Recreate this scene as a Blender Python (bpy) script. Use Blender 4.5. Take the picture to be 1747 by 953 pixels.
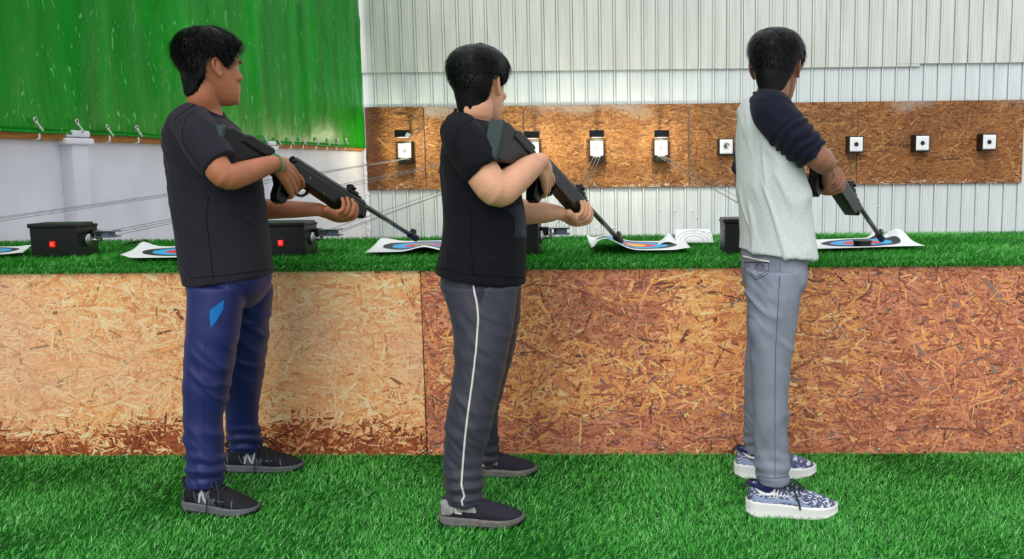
import bpy, bmesh, math, random
import numpy as np
from mathutils import Vector, Matrix, noise
from mathutils.bvhtree import BVHTree

# ------------------------------------------------------------------ camera, light, exposure
W_PX, H_PX = 1747, 953
F_PX, PPX, PPY = 1590.0, 1045.0, 476.0
HC, PITCH, ROLL = 1.15, math.radians(7.3), 0.0115
S = bpy.context.scene
for o in list(bpy.data.objects): bpy.data.objects.remove(o)
S.view_settings.view_transform = 'Standard'
S.view_settings.look = 'None'
S.view_settings.gamma = 1.0
S.view_settings.use_curve_mapping = False
S.view_settings.exposure = 0.12
WORLD_STRENGTH = 0.98
WORLD_COLOR = (0.93, 0.97, 1.0)
SUN_STRENGTH, SUN_ANGLE = 1.35, 38
SUN_EULER = (math.radians(52), 0, math.radians(-14))

cam_data = bpy.data.cameras.new('camera')
cam = bpy.data.objects.new('camera', cam_data)
S.collection.objects.link(cam)
cam_data.sensor_fit = 'HORIZONTAL'; cam_data.sensor_width = 36.0
cam_data.lens = 36.0 * F_PX / W_PX
cam_data.shift_x = (W_PX / 2 - PPX) / W_PX
cam_data.shift_y = -(H_PX / 2 - PPY) / W_PX
cam_data.clip_start = 0.05; cam_data.clip_end = 200
cam.matrix_world = (Matrix.Translation((0, 0, HC)) @ Matrix.Rotation(math.pi / 2 - PITCH, 4, 'X')
                    @ Matrix.Rotation(-ROLL, 4, 'Z'))
S.camera = cam

world = bpy.data.worlds.new('overcast_sky'); S.world = world
world.use_nodes = True
bg = world.node_tree.nodes['Background']
bg.inputs[0].default_value = (*WORLD_COLOR, 1); bg.inputs[1].default_value = WORLD_STRENGTH
sun_d = bpy.data.lights.new('sun', 'SUN'); sun_d.energy = SUN_STRENGTH; sun_d.angle = math.radians(SUN_ANGLE)
sun_d.color = (1.0, 0.97, 0.92)
sun = bpy.data.objects.new('sun', sun_d); S.collection.objects.link(sun)
sun.rotation_euler = SUN_EULER; sun.location = (-1, -3, 6)

rng = np.random.default_rng(7); random.seed(7)

# ------------------------------------------------------------------ photo geometry: a pixel and a depth give a point
def ray(px, py):
    u = (px - PPX) / F_PX; v = (py - PPY) / F_PX
    c, s = math.cos(ROLL), math.sin(ROLL)
    u, v = u * c - v * s, u * s + v * c
    cp, sp = math.cos(PITCH), math.sin(PITCH)
    return Vector((u, cp - v * sp, -sp - v * cp))
CAM = Vector((0, 0, HC))
def P(px, py, Y):
    d = ray(px, py); return CAM + d * (Y / d.y)
def G(px, py, z=0.0):
    d = ray(px, py); return CAM + d * ((z - HC) / d.z)
def PX(px, py, X):
    d = ray(px, py); return CAM + d * (X / d.x)

def lin(r, g, b):
    def f(c):
        c /= 255.0
        return c / 12.92 if c <= 0.04045 else ((c + 0.055) / 1.055) ** 2.4
    return (f(r), f(g), f(b), 1.0)

# ------------------------------------------------------------------ materials
def new_mat(name):
    m = bpy.data.materials.new(name); m.use_nodes = True
    nt = m.node_tree; b = nt.nodes['Principled BSDF']
    return m, nt, b
def N(nt, t, **kw):
    n = nt.nodes.new(t)
    for k, v in kw.items(): setattr(n, k, v)
    return n
def mat(name, col, rough=0.6, spec=0.4, metal=0.0, var=0.0, vscale=20.0, bump=0.0, bscale=200.0, stretch=(1, 1, 1), sss=0.0, emit=None, emit_s=0.0, sheen=0.0):
    m, nt, b = new_mat(name)
    b.inputs['Base Color'].default_value = col
    b.inputs['Roughness'].default_value = rough
    b.inputs['Specular IOR Level'].default_value = spec
    b.inputs['Metallic'].default_value = metal
    if sheen: b.inputs['Sheen Weight'].default_value = sheen
    if sss:
        b.inputs['Subsurface Weight'].default_value = sss
        b.inputs['Subsurface Radius'].default_value = (0.012, 0.005, 0.003)
    if emit:
        b.inputs['Emission Color'].default_value = emit; b.inputs['Emission Strength'].default_value = emit_s
    if var or bump:
        tc = N(nt, 'ShaderNodeTexCoord'); mp = N(nt, 'ShaderNodeMapping')
        mp.inputs['Scale'].default_value = stretch
        nt.links.new(tc.outputs['Object'], mp.inputs['Vector'])
    if var:
        n = N(nt, 'ShaderNodeTexNoise'); n.inputs['Scale'].default_value = vscale; n.inputs['Detail'].default_value = 5
        nt.links.new(mp.outputs[0], n.inputs['Vector'])
        r = N(nt, 'ShaderNodeValToRGB')
        lo = [max(0, c * (1 - var)) for c in col[:3]]; hi = [min(1, c * (1 + var)) for c in col[:3]]
        r.color_ramp.elements[0].position = 0.3; r.color_ramp.elements[1].position = 0.7
        r.color_ramp.elements[0].color = (*lo, 1); r.color_ramp.elements[1].color = (*hi, 1)
        nt.links.new(n.outputs['Fac'], r.inputs[0]); nt.links.new(r.outputs[0], b.inputs['Base Color'])
    if bump:
        n2 = N(nt, 'ShaderNodeTexNoise'); n2.inputs['Scale'].default_value = bscale; n2.inputs['Detail'].default_value = 3
        nt.links.new(mp.outputs[0], n2.inputs['Vector'])
        bp = N(nt, 'ShaderNodeBump'); bp.inputs['Strength'].default_value = bump; bp.inputs['Distance'].default_value = 0.004
        nt.links.new(n2.outputs['Fac'], bp.inputs['Height']); nt.links.new(bp.outputs[0], b.inputs['Normal'])
    return m

def attr_mat(name, rough=0.6, spec=0.3, grain=False, trans=0.0):
    m, nt, b = new_mat(name)
    b.inputs['Roughness'].default_value = rough; b.inputs['Specular IOR Level'].default_value = spec
    a = N(nt, 'ShaderNodeAttribute', attribute_name='tint')
    out = a.outputs['Color']
    if grain:
        uv = N(nt, 'ShaderNodeUVMap'); mp = N(nt, 'ShaderNodeMapping'); mp.inputs['Scale'].default_value = (14, 420, 1)
        nt.links.new(uv.outputs[0], mp.inputs[0])
        n = N(nt, 'ShaderNodeTexNoise'); n.inputs['Scale'].default_value = 1; n.inputs['Detail'].default_value = 4
        nt.links.new(mp.outputs[0], n.inputs['Vector'])
        mr = N(nt, 'ShaderNodeMapRange'); mr.inputs[1].default_value = 0.3; mr.inputs[2].default_value = 0.7
        mr.inputs[3].default_value = 0.74; mr.inputs[4].default_value = 1.18
        nt.links.new(n.outputs['Fac'], mr.inputs[0])
        mx = N(nt, 'ShaderNodeVectorMath', operation='SCALE')
        nt.links.new(out, mx.inputs[0]); nt.links.new(mr.outputs[0], mx.inputs['Scale'])
        out = mx.outputs[0]
        bp = N(nt, 'ShaderNodeBump'); bp.inputs['Strength'].default_value = 0.25; bp.inputs['Distance'].default_value = 0.002
        nt.links.new(n.outputs['Fac'], bp.inputs['Height']); nt.links.new(bp.outputs[0], b.inputs['Normal'])
    nt.links.new(out, b.inputs['Base Color'])
    if trans:
        b.inputs['Subsurface Weight'].default_value = trans
        b.inputs['Subsurface Radius'].default_value = (0.002, 0.004, 0.002)
    return m

# ------------------------------------------------------------------ mesh helpers
def link(o): S.collection.objects.link(o); return o
def mesh_np(name, verts, faces, mats=(), smooth=True):
    me = bpy.data.meshes.new(name)
    me.from_pydata([tuple(v) for v in verts], [], faces); me.update()
    if smooth: me.polygons.foreach_set('use_smooth', [True] * len(me.polygons))
    for m in mats: me.materials.append(m)
    return me
class MB:
    def __init__(s): s.v = []; s.f = []; s.m = []
    def add(s, v, f, mi=0):
        o = len(s.v); s.v += [tuple(x) for x in v]; s.f += [tuple(i + o for i in q) for q in f]; s.m += [mi] * len(f)
        return s
    def loft(s, rings, caps=True, mi=0):
        n = len(rings[0]); v = [p for r in rings for p in r]; f = []
        for i in range(len(rings) - 1):
            for j in range(n):
                a = i * n + j; b = i * n + (j + 1) % n
                f.append((a, b, b + n, a + n))
        if caps:
            f.append(tuple(range(n - 1, -1, -1))); f.append(tuple(range((len(rings) - 1) * n, len(rings) * n)))
        return s.add(v, f, mi)
    def box(s, c, d, R=None, mi=0):
        hx, hy, hz = d[0] / 2, d[1] / 2, d[2] / 2
        vs = [Vector((x, y, z)) for x in (-hx, hx) for y in (-hy, hy) for z in (-hz, hz)]
        if R: vs = [R @ q for q in vs]
        vs = [q + Vector(c) for q in vs]
        return s.add(vs, [(0, 1, 3, 2), (4, 6, 7, 5), (0, 4, 5, 1), (2, 3, 7, 6), (0, 2, 6, 4), (1, 5, 7, 3)], mi)
    def tube(s, pts, rad, n=12, sub=5, flat=None, mi=0, round_caps=True):
        pts = [Vector(p) for p in pts]
        if not isinstance(rad, (list, tuple)): rad = [rad] * len(pts)
        Q, R = [], []
        m = len(pts)
        for i in range(m - 1):
            p0 = pts[max(i - 1, 0)]; p1 = pts[i]; p2 = pts[i + 1]; p3 = pts[min(i + 2, m - 1)]
            for k in range(sub):
                t = k / sub
                Q.append(0.5 * ((2 * p1) + (p2 - p0) * t + (2 * p0 - 5 * p1 + 4 * p2 - p3) * t * t + (3 * p1 - p0 - 3 * p2 + p3) * t ** 3))
                R.append(rad[i] + (rad[i + 1] - rad[i]) * t)
        Q.append(pts[-1]); R.append(rad[-1])
        T = []
        for i in range(len(Q)):
            d = Q[min(i + 1, len(Q) - 1)] - Q[max(i - 1, 0)]
            T.append(d.normalized() if d.length > 1e-9 else Vector((0, 0, 1)))
        if round_caps:
            for e in (0, -1):
                sgn = -1 if e == 0 else 1
                base, r, t = Q[e], R[e], T[e]
                add = [(base + t * (sgn * r * k), r * math.sqrt(max(0.0, 1 - k * k))) for k in (0.45, 0.8, 0.97)]
                for q, rr in add:
                    if e == 0: Q.insert(0, q); R.insert(0, max(rr, 1e-4)); T.insert(0, t)
                    else: Q.append(q); R.append(max(rr, 1e-4)); T.append(t)
        ref = Vector(flat[0]) if flat else (Vector((0, 0, 1)) if abs(T[0].z) < 0.9 else Vector((1, 0, 0)))
        k = flat[1] if flat else 1.0
        rings = []
        side = None
        for q, r, t in zip(Q, R, T):
            if flat or side is None: side = ref - t * ref.dot(t)
            else: side = side - t * side.dot(t)
            if side.length < 1e-6: side = t.orthogonal()
            side.normalize()
            up = t.cross(side)
            rings.append([q + side * (r * k * math.cos(a)) + up * (r * math.sin(a)) for a in [2 * math.pi * j / n for j in range(n)]])
        return s.loft(rings, True, mi)
    def ell(s, c, r, R=None, n=16, mi=0):
        rings = []
        m = n // 2
        for i in range(1, m):
            ph = -math.pi / 2 + math.pi * i / m
            rg = []
            for j in range(n):
                a = 2 * math.pi * j / n
                q = Vector((r[0] * math.cos(ph) * math.cos(a), r[1] * math.cos(ph) * math.sin(a), r[2] * math.sin(ph)))
                if R: q = R @ q
                rg.append(q + Vector(c))
            rings.append(rg)
        return s.loft(rings, True, mi)
    def cyl(s, a, b, r, n=20, mi=0, r2=None):
        a, b = Vector(a), Vector(b); t = (b - a).normalized(); x = t.orthogonal().normalized(); y = t.cross(x)
        if r2 is None: r2 = r
        rg = [[q + x * (rr * math.cos(2 * math.pi * j / n)) + y * (rr * math.sin(2 * math.pi * j / n)) for j in range(n)] for q, rr in ((a, r), (b, r2))]
        return s.loft(rg, True, mi)
    def mesh(s, name, mats=(), smooth=True):
        me = mesh_np(name, s.v, s.f, mats, smooth)
        if len(mats) > 1: me.polygons.foreach_set('material_index', s.m)
        return me

def obj(name, me, parent=None, bevel=0.0, autos=False):
    if isinstance(me, MB): raise TypeError
    o = bpy.data.objects.new(name, me)
    if parent is not None:
        o.parent = parent
        me.transform(Matrix.Translation(-parent.matrix_basis.translation) if not parent.parent else Matrix.Identity(4))
    link(o)
    if bevel:
        b = o.modifiers.new('bevel', 'BEVEL'); b.width = bevel; b.segments = 2; b.limit_method = 'ANGLE'; b.angle_limit = math.radians(40)
    return o
def sub(name, me, part, root, **k):
    # a sub-part: its vertices are given in world space, so take off the root's place
    me.transform(Matrix.Translation(-root.matrix_basis.translation))
    o = bpy.data.objects.new(name, me); o.parent = part; link(o)
    if k.get('bevel'):
        b = o.modifiers.new('bevel', 'BEVEL'); b.width = k['bevel']; b.segments = 2; b.limit_method = 'ANGLE'
    return o
def thing(name, label, cat, loc=(0, 0, 0), group=None):
    o = bpy.data.objects.new(name, None); o.empty_display_size = 0.1; link(o)
    o.matrix_basis = Matrix.Translation(loc)
    o['label'] = label; o['category'] = cat
    if group: o['group'] = group
    return o
def tag(o, label, cat, group=None, kind=None):
    o['label'] = label; o['category'] = cat
    if group: o['group'] = group
    if kind: o['kind'] = kind
    return o
def struct(o, kind='structure'): o['kind'] = kind; return o
def origin_to(o, p):
    p = Vector(p); o.data.transform(Matrix.Translation(-p)); o.location = p; return o
def remesh(mb, name, voxel, smooth=6, fac=0.5, mats=()):
    me = mb.mesh(name + '_raw')
    o = bpy.data.objects.new('temp', me); link(o)
    r = o.modifiers.new('r', 'REMESH'); r.mode = 'VOXEL'; r.voxel_size = voxel; r.use_smooth_shade = True
    if smooth:
        sm = o.modifiers.new('s', 'SMOOTH'); sm.factor = fac; sm.iterations = smooth
    dg = bpy.context.evaluated_depsgraph_get()
    out = bpy.data.meshes.new_from_object(o.evaluated_get(dg))
    bpy.data.objects.remove(o); bpy.data.meshes.remove(me)
    out.name = name
    out.materials.clear()
    for m in mats: out.materials.append(m)
    out.polygons.foreach_set('use_smooth', [True] * len(out.polygons))
    return out
def displace(me, fn):
    n = len(me.vertices)
    co = np.empty(n * 3); me.vertices.foreach_get('co', co); co = co.reshape(-1, 3)
    no = np.empty(n * 3); me.vertices.foreach_get('normal', no); no = no.reshape(-1, 3)
    d = np.array([fn(Vector(c)) for c in co])
    me.vertices.foreach_set('co', (co + no * d[:, None]).ravel()); me.update()
def bvh(me):
    return BVHTree.FromPolygons([v.co.copy() for v in me.vertices], [tuple(p.vertices) for p in me.polygons])
def hit(tree, px, py, off=0.0012):
    d = ray(px, py).normalized()
    loc, nrm, i, dist = tree.ray_cast(CAM, d)
    if loc is None: return None
    if nrm.dot(d) > 0: nrm = -nrm
    return loc + nrm * off
def polyl(pts, n):
    pts = [Vector((p[0], p[1], 0)) for p in pts]
    L = [0.0]
    for a, b in zip(pts, pts[1:]): L.append(L[-1] + (b - a).length)
    out = []
    for k in range(n):
        t = L[-1] * k / (n - 1)
        i = max(j for j in range(len(L)) if L[j] <= t + 1e-9); i = min(i, len(pts) - 2)
        f = (t - L[i]) / max(L[i + 1] - L[i], 1e-9)
        out.append(pts[i].lerp(pts[i + 1], f))
    return out
def strip(tree, A, B, n=12, m=4, off=0.0012, mb=None):
    """cloth or print lying on a surface between two outlines"""
    mb = mb or MB()
    a, b = polyl(A, n), polyl(B, n)
    grid = []
    for i in range(n):
        row = []
        for j in range(m + 1):
            q = a[i].lerp(b[i], j / m); row.append(hit(tree, q.x, q.y, off))
        grid.append(row)
    v = []; idx = {}
    for i in range(n):
        for j in range(m + 1):
            if grid[i][j] is not None: idx[i, j] = len(v); v.append(grid[i][j])
    f = []
    for i in range(n - 1):
        for j in range(m):
            k = [(i, j), (i + 1, j), (i + 1, j + 1), (i, j + 1)]
            if all(q in idx for q in k):
                q = [idx[x] for x in k]
                if max((v[q[0]] - v[q[2]]).length, (v[q[1]] - v[q[3]]).length) < 0.05: f.append(tuple(q))
    mb.add(v, f); return mb
def line_on(tree, pts, r, n=20, off=0.0, mb=None):
    mb = mb or MB()
    q = [hit(tree, p.x, p.y, off) for p in polyl(pts, n)]
    q = [x for x in q if x is not None]
    if len(q) > 2: mb.tube(q, r, n=6, sub=2)
    return mb

# ------------------------------------------------------------------ shared materials
M = {}
M['wall_white'] = mat('painted_block_wall', lin(222, 223, 233), 0.8, 0.2, var=0.07, vscale=3.0, bump=0.15, bscale=60)
M['metal_low'] = mat('pale_steel_sheet', lin(210, 218, 219), 0.55, 0.35, var=0.06, vscale=5, stretch=(3, 3, 0.3))
M['metal_up'] = mat('pale_grey_steel_sheet', lin(207, 210, 204), 0.55, 0.35, var=0.10, vscale=4, stretch=(3, 3, 0.25))
M['concrete'] = mat('concrete', lin(150, 150, 145), 0.9, 0.2, var=0.15, vscale=2)
M['wood_dark'] = mat('brown_timber', lin(176, 116, 56), 0.7, 0.2, var=0.3, vscale=8, stretch=(10, 1, 10))
M['black_metal'] = mat('black_powder_coat', lin(12, 15, 15), 0.4, 0.35, bump=0.05, bscale=300)
M['black_plastic'] = mat('black_polymer', lin(9, 10, 10), 0.42, 0.35, bump=0.05, bscale=500)
M['black_rubber'] = mat('grey_green_rubber', lin(52, 66, 64), 0.7, 0.3)
M['gun_metal'] = mat('blued_steel', lin(96, 97, 92), 0.3, 0.5, metal=0.7)
M['steel'] = mat('steel', lin(190, 190, 188), 0.3, 0.5, metal=0.9)
M['grey_plate'] = mat('grey_plate', lin(92, 100, 116), 0.5, 0.4)
M['red_lamp'] = mat('red_switch', lin(210, 25, 15), 0.3, 0.5, emit=lin(255, 30, 15), emit_s=0.7)
M['red_core'] = mat('red_switch_light', lin(255, 90, 60), 0.3, 0.5, emit=lin(255, 90, 60), emit_s=1.5)
M['paper'] = mat('white_paper', lin(232, 233, 235), 0.7, 0.2)
M['card'] = mat('white_card', lin(236, 238, 240), 0.7, 0.2)
M['ink'] = mat('black_ink', lin(38, 40, 48), 0.6, 0.2)
M['grey_ink'] = mat('grey_ink', lin(150, 155, 160), 0.6, 0.2)
M['cord'] = mat('grey_cord', lin(120, 122, 128), 0.6, 0.3)
M['white_cord'] = mat('white_cord', lin(225, 228, 225), 0.7, 0.2)
M['screw'] = mat('zinc_screw', lin(190, 190, 190), 0.35, 0.5, metal=0.8)
M['osb'] = attr_mat('strand_board', 0.55, 0.35, grain=True)
M['grass'] = attr_mat('artificial_grass', 0.45, 0.4, trans=0.0)
M['turf_base'] = mat('turf_backing', lin(28, 100, 34), 0.9, 0.1)

def tarp_mat():
    m, nt, b = new_mat('green_tarpaulin')
    tc = N(nt, 'ShaderNodeTexCoord')
    mp = N(nt, 'ShaderNodeMapping'); mp.inputs['Scale'].default_value = (1, 1.1, 0.22)
    nt.links.new(tc.outputs['Object'], mp.inputs[0])
    n1 = N(nt, 'ShaderNodeTexNoise'); n1.inputs['Scale'].default_value = 2.6; n1.inputs['Detail'].default_value = 6
    nt.links.new(mp.outputs[0], n1.inputs['Vector'])
    r = N(nt, 'ShaderNodeValToRGB'); e = r.color_ramp.elements
    e[0].position = 0.3; e[0].color = lin(0, 112, 12); e[1].position = 0.72; e[1].color = lin(8, 152, 28)
    nt.links.new(n1.outputs[0], r.inputs[0])
    n2 = N(nt, 'ShaderNodeTexNoise'); n2.inputs['Scale'].default_value = 13; n2.inputs['Detail'].default_value = 8; n2.inputs['Distortion'].default_value = 1.2
    mp2 = N(nt, 'ShaderNodeMapping'); mp2.inputs['Scale'].default_value = (1, 1.5, 0.6)
    nt.links.new(tc.outputs['Object'], mp2.inputs[0]); nt.links.new(mp2.outputs[0], n2.inputs['Vector'])
    r2 = N(nt, 'ShaderNodeValToRGB'); e = r2.color_ramp.elements
    e[0].position = 0.635; e[0].color = (0, 0, 0, 1); e[1].position = 0.69; e[1].color = (1, 1, 1, 1)
    nt.links.new(n2.outputs[0], r2.inputs[0])
    mx = N(nt, 'ShaderNodeMixRGB'); mx.inputs[2].default_value = lin(120, 200, 130)  # pale specks: worn spots, plus reflections at crinkles put into the colour
    ml = N(nt, 'ShaderNodeMath', operation='MULTIPLY'); ml.inputs[1].default_value = 0.75
    nt.links.new(r2.outputs[0], ml.inputs[0]); nt.links.new(ml.outputs[0], mx.inputs[0])
    nt.links.new(r.outputs[0], mx.inputs[1]); nt.links.new(mx.outputs[0], b.inputs['Base Color'])
    b.inputs['Roughness'].default_value = 0.36; b.inputs['Specular IOR Level'].default_value = 0.07
    n3 = N(nt, 'ShaderNodeTexNoise'); n3.inputs['Scale'].default_value = 14; n3.inputs['Detail'].default_value = 6
    nt.links.new(mp2.outputs[0], n3.inputs['Vector'])
    bp = N(nt, 'ShaderNodeBump'); bp.inputs['Strength'].default_value = 0.5; bp.inputs['Distance'].default_value = 0.012
    nt.links.new(n3.outputs[0], bp.inputs['Height']); nt.links.new(bp.outputs[0], b.inputs['Normal'])
    return m
M['tarp'] = tarp_mat()

# ------------------------------------------------------------------ the setting
WX, WY = -3.61, 13.72           # left wall face, back wall face
WALL_TOP = 1.352
fl = MB(); fl.add([(-6, -3, -0.012), (9, -3, -0.012), (9, 15, -0.012), (-6, 15, -0.012), (-6, -3, -0.1), (9, -3, -0.1), (9, 15, -0.1), (-6, 15, -0.1)],
                  [(0, 1, 2, 3), (7, 6, 5, 4), (0, 4, 5, 1), (1, 5, 6, 2), (2, 6, 7, 3), (3, 7, 4, 0)])
struct(obj('floor', fl.mesh('floor', [M['concrete']], False)))

lw = MB(); lw.box((WX - 0.1, 6.36, WALL_TOP / 2), (0.2, WY * 2 - 12.72, WALL_TOP))
struct(obj('wall_left', lw.mesh('wall_left', [M['wall_white']], False)))

def rib_wall(name, z0, z1, y, m, x0=-4.2, x1=8.6, phase=0.0, ystep=0.0):
    prof = []
    pitch = 0.2035
    k0 = int(math.floor((x0 - phase) / pitch))
    for k in range(k0, int((x1 - phase) / pitch) + 1):
        b = phase + k * pitch
        for dx, dy in ((0, 0), (0.001, 0.024), (0.009, 0.024), (0.011, -0.020), (0.036, -0.020), (0.038, 0.022), (0.045, 0.022), (0.046, 0), (0.085, 0), (0.088, -0.005), (0.092, -0.005), (0.095, 0), (0.13, 0), (0.133, -0.005), (0.137, -0.005), (0.140, 0)):
            prof.append((b + dx, y + dy))
    mb = MB(); n = len(prof)
    v = [(x, yy, z0) for x, yy in prof] + [(x, yy, z1) for x, yy in prof]
    f = [(i, i + 1, n + i + 1, n + i) for i in range(n - 1)]
    v += [(prof[0][0], y + 0.04, z0), (prof[-1][0], y + 0.04, z0), (prof[0][0], y + 0.04, z1), (prof[-1][0], y + 0.04, z1)]
    a = 2 * n
    f += [(a, a + 2, a + 3, a + 1)]
    mb.add(v, f)
    return struct(obj(name, mb.mesh(name, [m], False)))
rib_wall('wall_back', -0.01, 2.62, WY, M['metal_low'], phase=0.04)
rib_wall('wall_back_upper', 2.43, 5.2, WY - 0.045, M['metal_up'], x1=4.35, phase=0.04)
rib_wall('wall_back_upper_right', 2.47, 5.2, WY - 0.05, M['metal_up'], x0=4.3, phase=0.04)

# wall columns with caps
def column(i, yc):
    mb = MB(); mb.box((WX + 0.04, yc + 0.09, WALL_TOP / 2 - 0.03), (0.09, 0.18, WALL_TOP - 0.06))
    o = struct(obj('trim_%d' % i, mb.mesh('column', [M['wall_white']], False), bevel=0.008))
    c = MB()
    c.box((WX + 0.045, yc + 0.09, WALL_TOP - 0.042), (0.13, 0.27, 0.045)); c.box((WX + 0.05, yc + 0.09, WALL_TOP + 0.008), (0.11, 0.2, 0.045))
    struct(obj('trim_%d' % (i + 10), c.mesh('column_cap', [M['wall_white']], False), bevel=0.012))
yc1 = PX(106, 300, WX).y
yc2 = PX(447, 300, WX).y
column(1, yc1); column(2, yc2)
cm = MB()
rr = random.Random(3)
rings = []
for k in range(40):
    z = WALL_TOP * k / 39
    w = 0.05 + 0.02 * rr.random(); d = 0.03 + 0.02 * rr.random()
    rings.append([(WX - 0.02, WY - 0.02, z), (WX + w, WY - 0.02, z), (WX + w * 0.8, WY - d, z), (WX + 0.01, WY - d - 0.02, z)])
cm.loft(rings); struct(obj('trim_3', cm.mesh('corner_filler', [M['wall_white']], False)))

# timber rail along the top of the wall
tr = MB(); tr.box((WX + 0.025, 7.6, WALL_TOP - 0.012), (0.05, 12.0, 0.05))
struct(obj('trim_4', tr.mesh('timber_rail', [M['wood_dark']], False), bevel=0.005))

# ------------------------------------------------------------------ strand board panels (flakes pressed into the board)
def panel_mesh(name, org, U, V, W, H, n, colfn, size=1.0, th=0.015, seed=1, ang_bias=0.0, tilt=0.0):
    """a board: a backing slab and n wood flakes pressed into its face; U x V points out of the face"""
    r = np.random.default_rng(seed)
    U = np.array(U, float); V = np.array(V, float); U /= np.linalg.norm(U); V /= np.linalg.norm(V)
    Nn = np.cross(U, V); org = np.array(org, float)
    cu = r.uniform(0, W, n); cv = r.uniform(0, H, n)
    ang = np.where(r.random(n) < ang_bias, r.normal(0, 0.35, n), r.uniform(0, math.pi, n))
    L = np.clip(r.lognormal(math.log(0.046), 0.55, n), 0.012, 0.16) * size
    wd = np.clip(r.lognormal(math.log(0.0056), 0.55, n), 0.0016, 0.026) * size
    lay = np.sort(r.random(n)) * 0.0022 + 0.0003
    t = np.array([-0.5, -0.42, 0.4, 0.5, 0.43, -0.38]); s = np.array([-0.15, -0.5, -0.5, 0.1, 0.5, 0.5])
    a = t[None] * L[:, None] * (1 + 0.1 * r.normal(size=(n, 6))); b = s[None] * wd[:, None] * (1 + 0.2 * r.normal(size=(n, 6)))
    ca, sa = np.cos(ang)[:, None], np.sin(ang)[:, None]
    u = np.clip(cu[:, None] + a * ca - b * sa, 0, W); v = np.clip(cv[:, None] + a * sa + b * ca, 0, H)
    tl = r.normal(0, tilt, n)[:, None] * b
    co = org + u[..., None] * U + v[..., None] * V + (lay[:, None] + tl)[..., None] * Nn
    col = colfn(cu, cv, r, n)
    nb = 8
    bc = []
    for dz in (0, -th):
        for (x, y) in ((0, 0), (W, 0), (W, H), (0, H)): bc.append(org + x * U + y * V + dz * Nn)
    verts = np.vstack([np.array(bc), co.reshape(-1, 3)])
    bf = [(0, 1, 2, 3), (7, 6, 5, 4), (0, 4, 5, 1), (1, 5, 6, 2), (2, 6, 7, 3), (3, 7, 4, 0)]
    nl = 24 + 6 * n
    me = bpy.data.meshes.new(name)
    me.vertices.add(len(verts)); me.vertices.foreach_set('co', verts.ravel())
    me.loops.add(nl)
    li = np.concatenate([np.array(bf).ravel(), np.arange(6 * n) + nb]); me.loops.foreach_set('vertex_index', li.astype(np.int32))
    me.polygons.add(6 + n)
    st = np.concatenate([np.arange(6) * 4, 24 + np.arange(n) * 6]); me.polygons.foreach_set('loop_start', st.astype(np.int32))
    me.update(calc_edges=True); me.validate()
    at = me.attributes.new('tint', 'FLOAT_COLOR', 'POINT')
    base = np.tile(np.append(np.median(col, axis=0) * 0.7, 1.0), (nb, 1))
    cc = np.concatenate([base, np.concatenate([np.repeat(col, 6, axis=0), np.ones((6 * n, 1))], axis=1)])
    at.data.foreach_set('color', cc.astype(np.float32).ravel())
    uv = me.uv_layers.new(name='grain')
    off = r.uniform(0, 50, (n, 2))
    uvv = np.stack([a + off[:, :1], b + off[:, 1:]], axis=-1).reshape(-1, 2)
    uv.data.foreach_set('uv', np.concatenate([np.zeros((24, 2)), uvv]).astype(np.float32).ravel())
    me.materials.append(M['osb'])
    return me
def vnoise(u, v, sc, seed):
    return np.array([noise.noise(Vector((a * sc, b * sc, seed * 7.3))) for a, b in zip(u, v)])
def pal(r, n, cols, p):
    c = np.array([lin(*q)[:3] for q in cols]); return c[r.choice(len(cols), n, p=p)]

# ------------------------------------------------------------------ the counter
FL = G(2, 779); FR = G(1747, 774)
du = Vector((FR.x - FL.x, FR.y - FL.y, 0)).normalized()
def front(px, py=600):
    # the point of the counter's front plane seen at a pixel
    d = ray(px, py); n = Vector((du.y, -du.x, 0)); k = (FL - CAM).dot(n) / d.dot(n); return CAM + d * k
x_at = lambda X: FL + du * ((X - FL.x) / du.x)
CT = 0.757                      # board top, under the turf
XL, XR = -3.45, 3.0
seam = front(724, 620).x
counter = thing('counter', 'long waist-high firing counter faced with strand board and topped with turf', 'counter', x_at((XL + XR) / 2))
def ax(X): q = x_at(X); return np.array([q.x, q.y, 0.0])
nrm = Vector((du.y, -du.x, 0))
def col_left(u, v, r, n):
    c = pal(r, n, [(232, 176, 120), (224, 160, 104), (214, 148, 92), (240, 196, 148), (196, 128, 76), (236, 188, 142), (168, 100, 60), (120, 72, 46)],
            [.23, .22, .18, .15, .08, .11, .02, .01])
    k = vnoise(u, v, 2.0, 1)[:, None]
    c = c * np.array([1.40, 1.38, 1.46]) * (1 + 0.10 * k)
    pale = np.clip(vnoise(u, v, 2.4, 5) * 2.2 - 0.1, 0, 1)[:, None] * np.clip(v / 0.3, 0, 1)[:, None] * 0.45
    c = c * (1 - pale) + pale * np.array(lin(232, 192, 160)[:3])
    # more dark red flakes low on the board
    low = np.clip((0.17 + 0.11 * vnoise(u, v, 3, 9) - v) / 0.10, 0, 1)
    red = (r.random(n) < low * 0.8)[:, None]
    c = np.where(red, pal(r, n, [(150, 74, 44), (176, 92, 52), (120, 52, 34), (206, 130, 78)], [.35, .3, .2, .15]), c)
    return np.clip(c, 0, 1)
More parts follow.
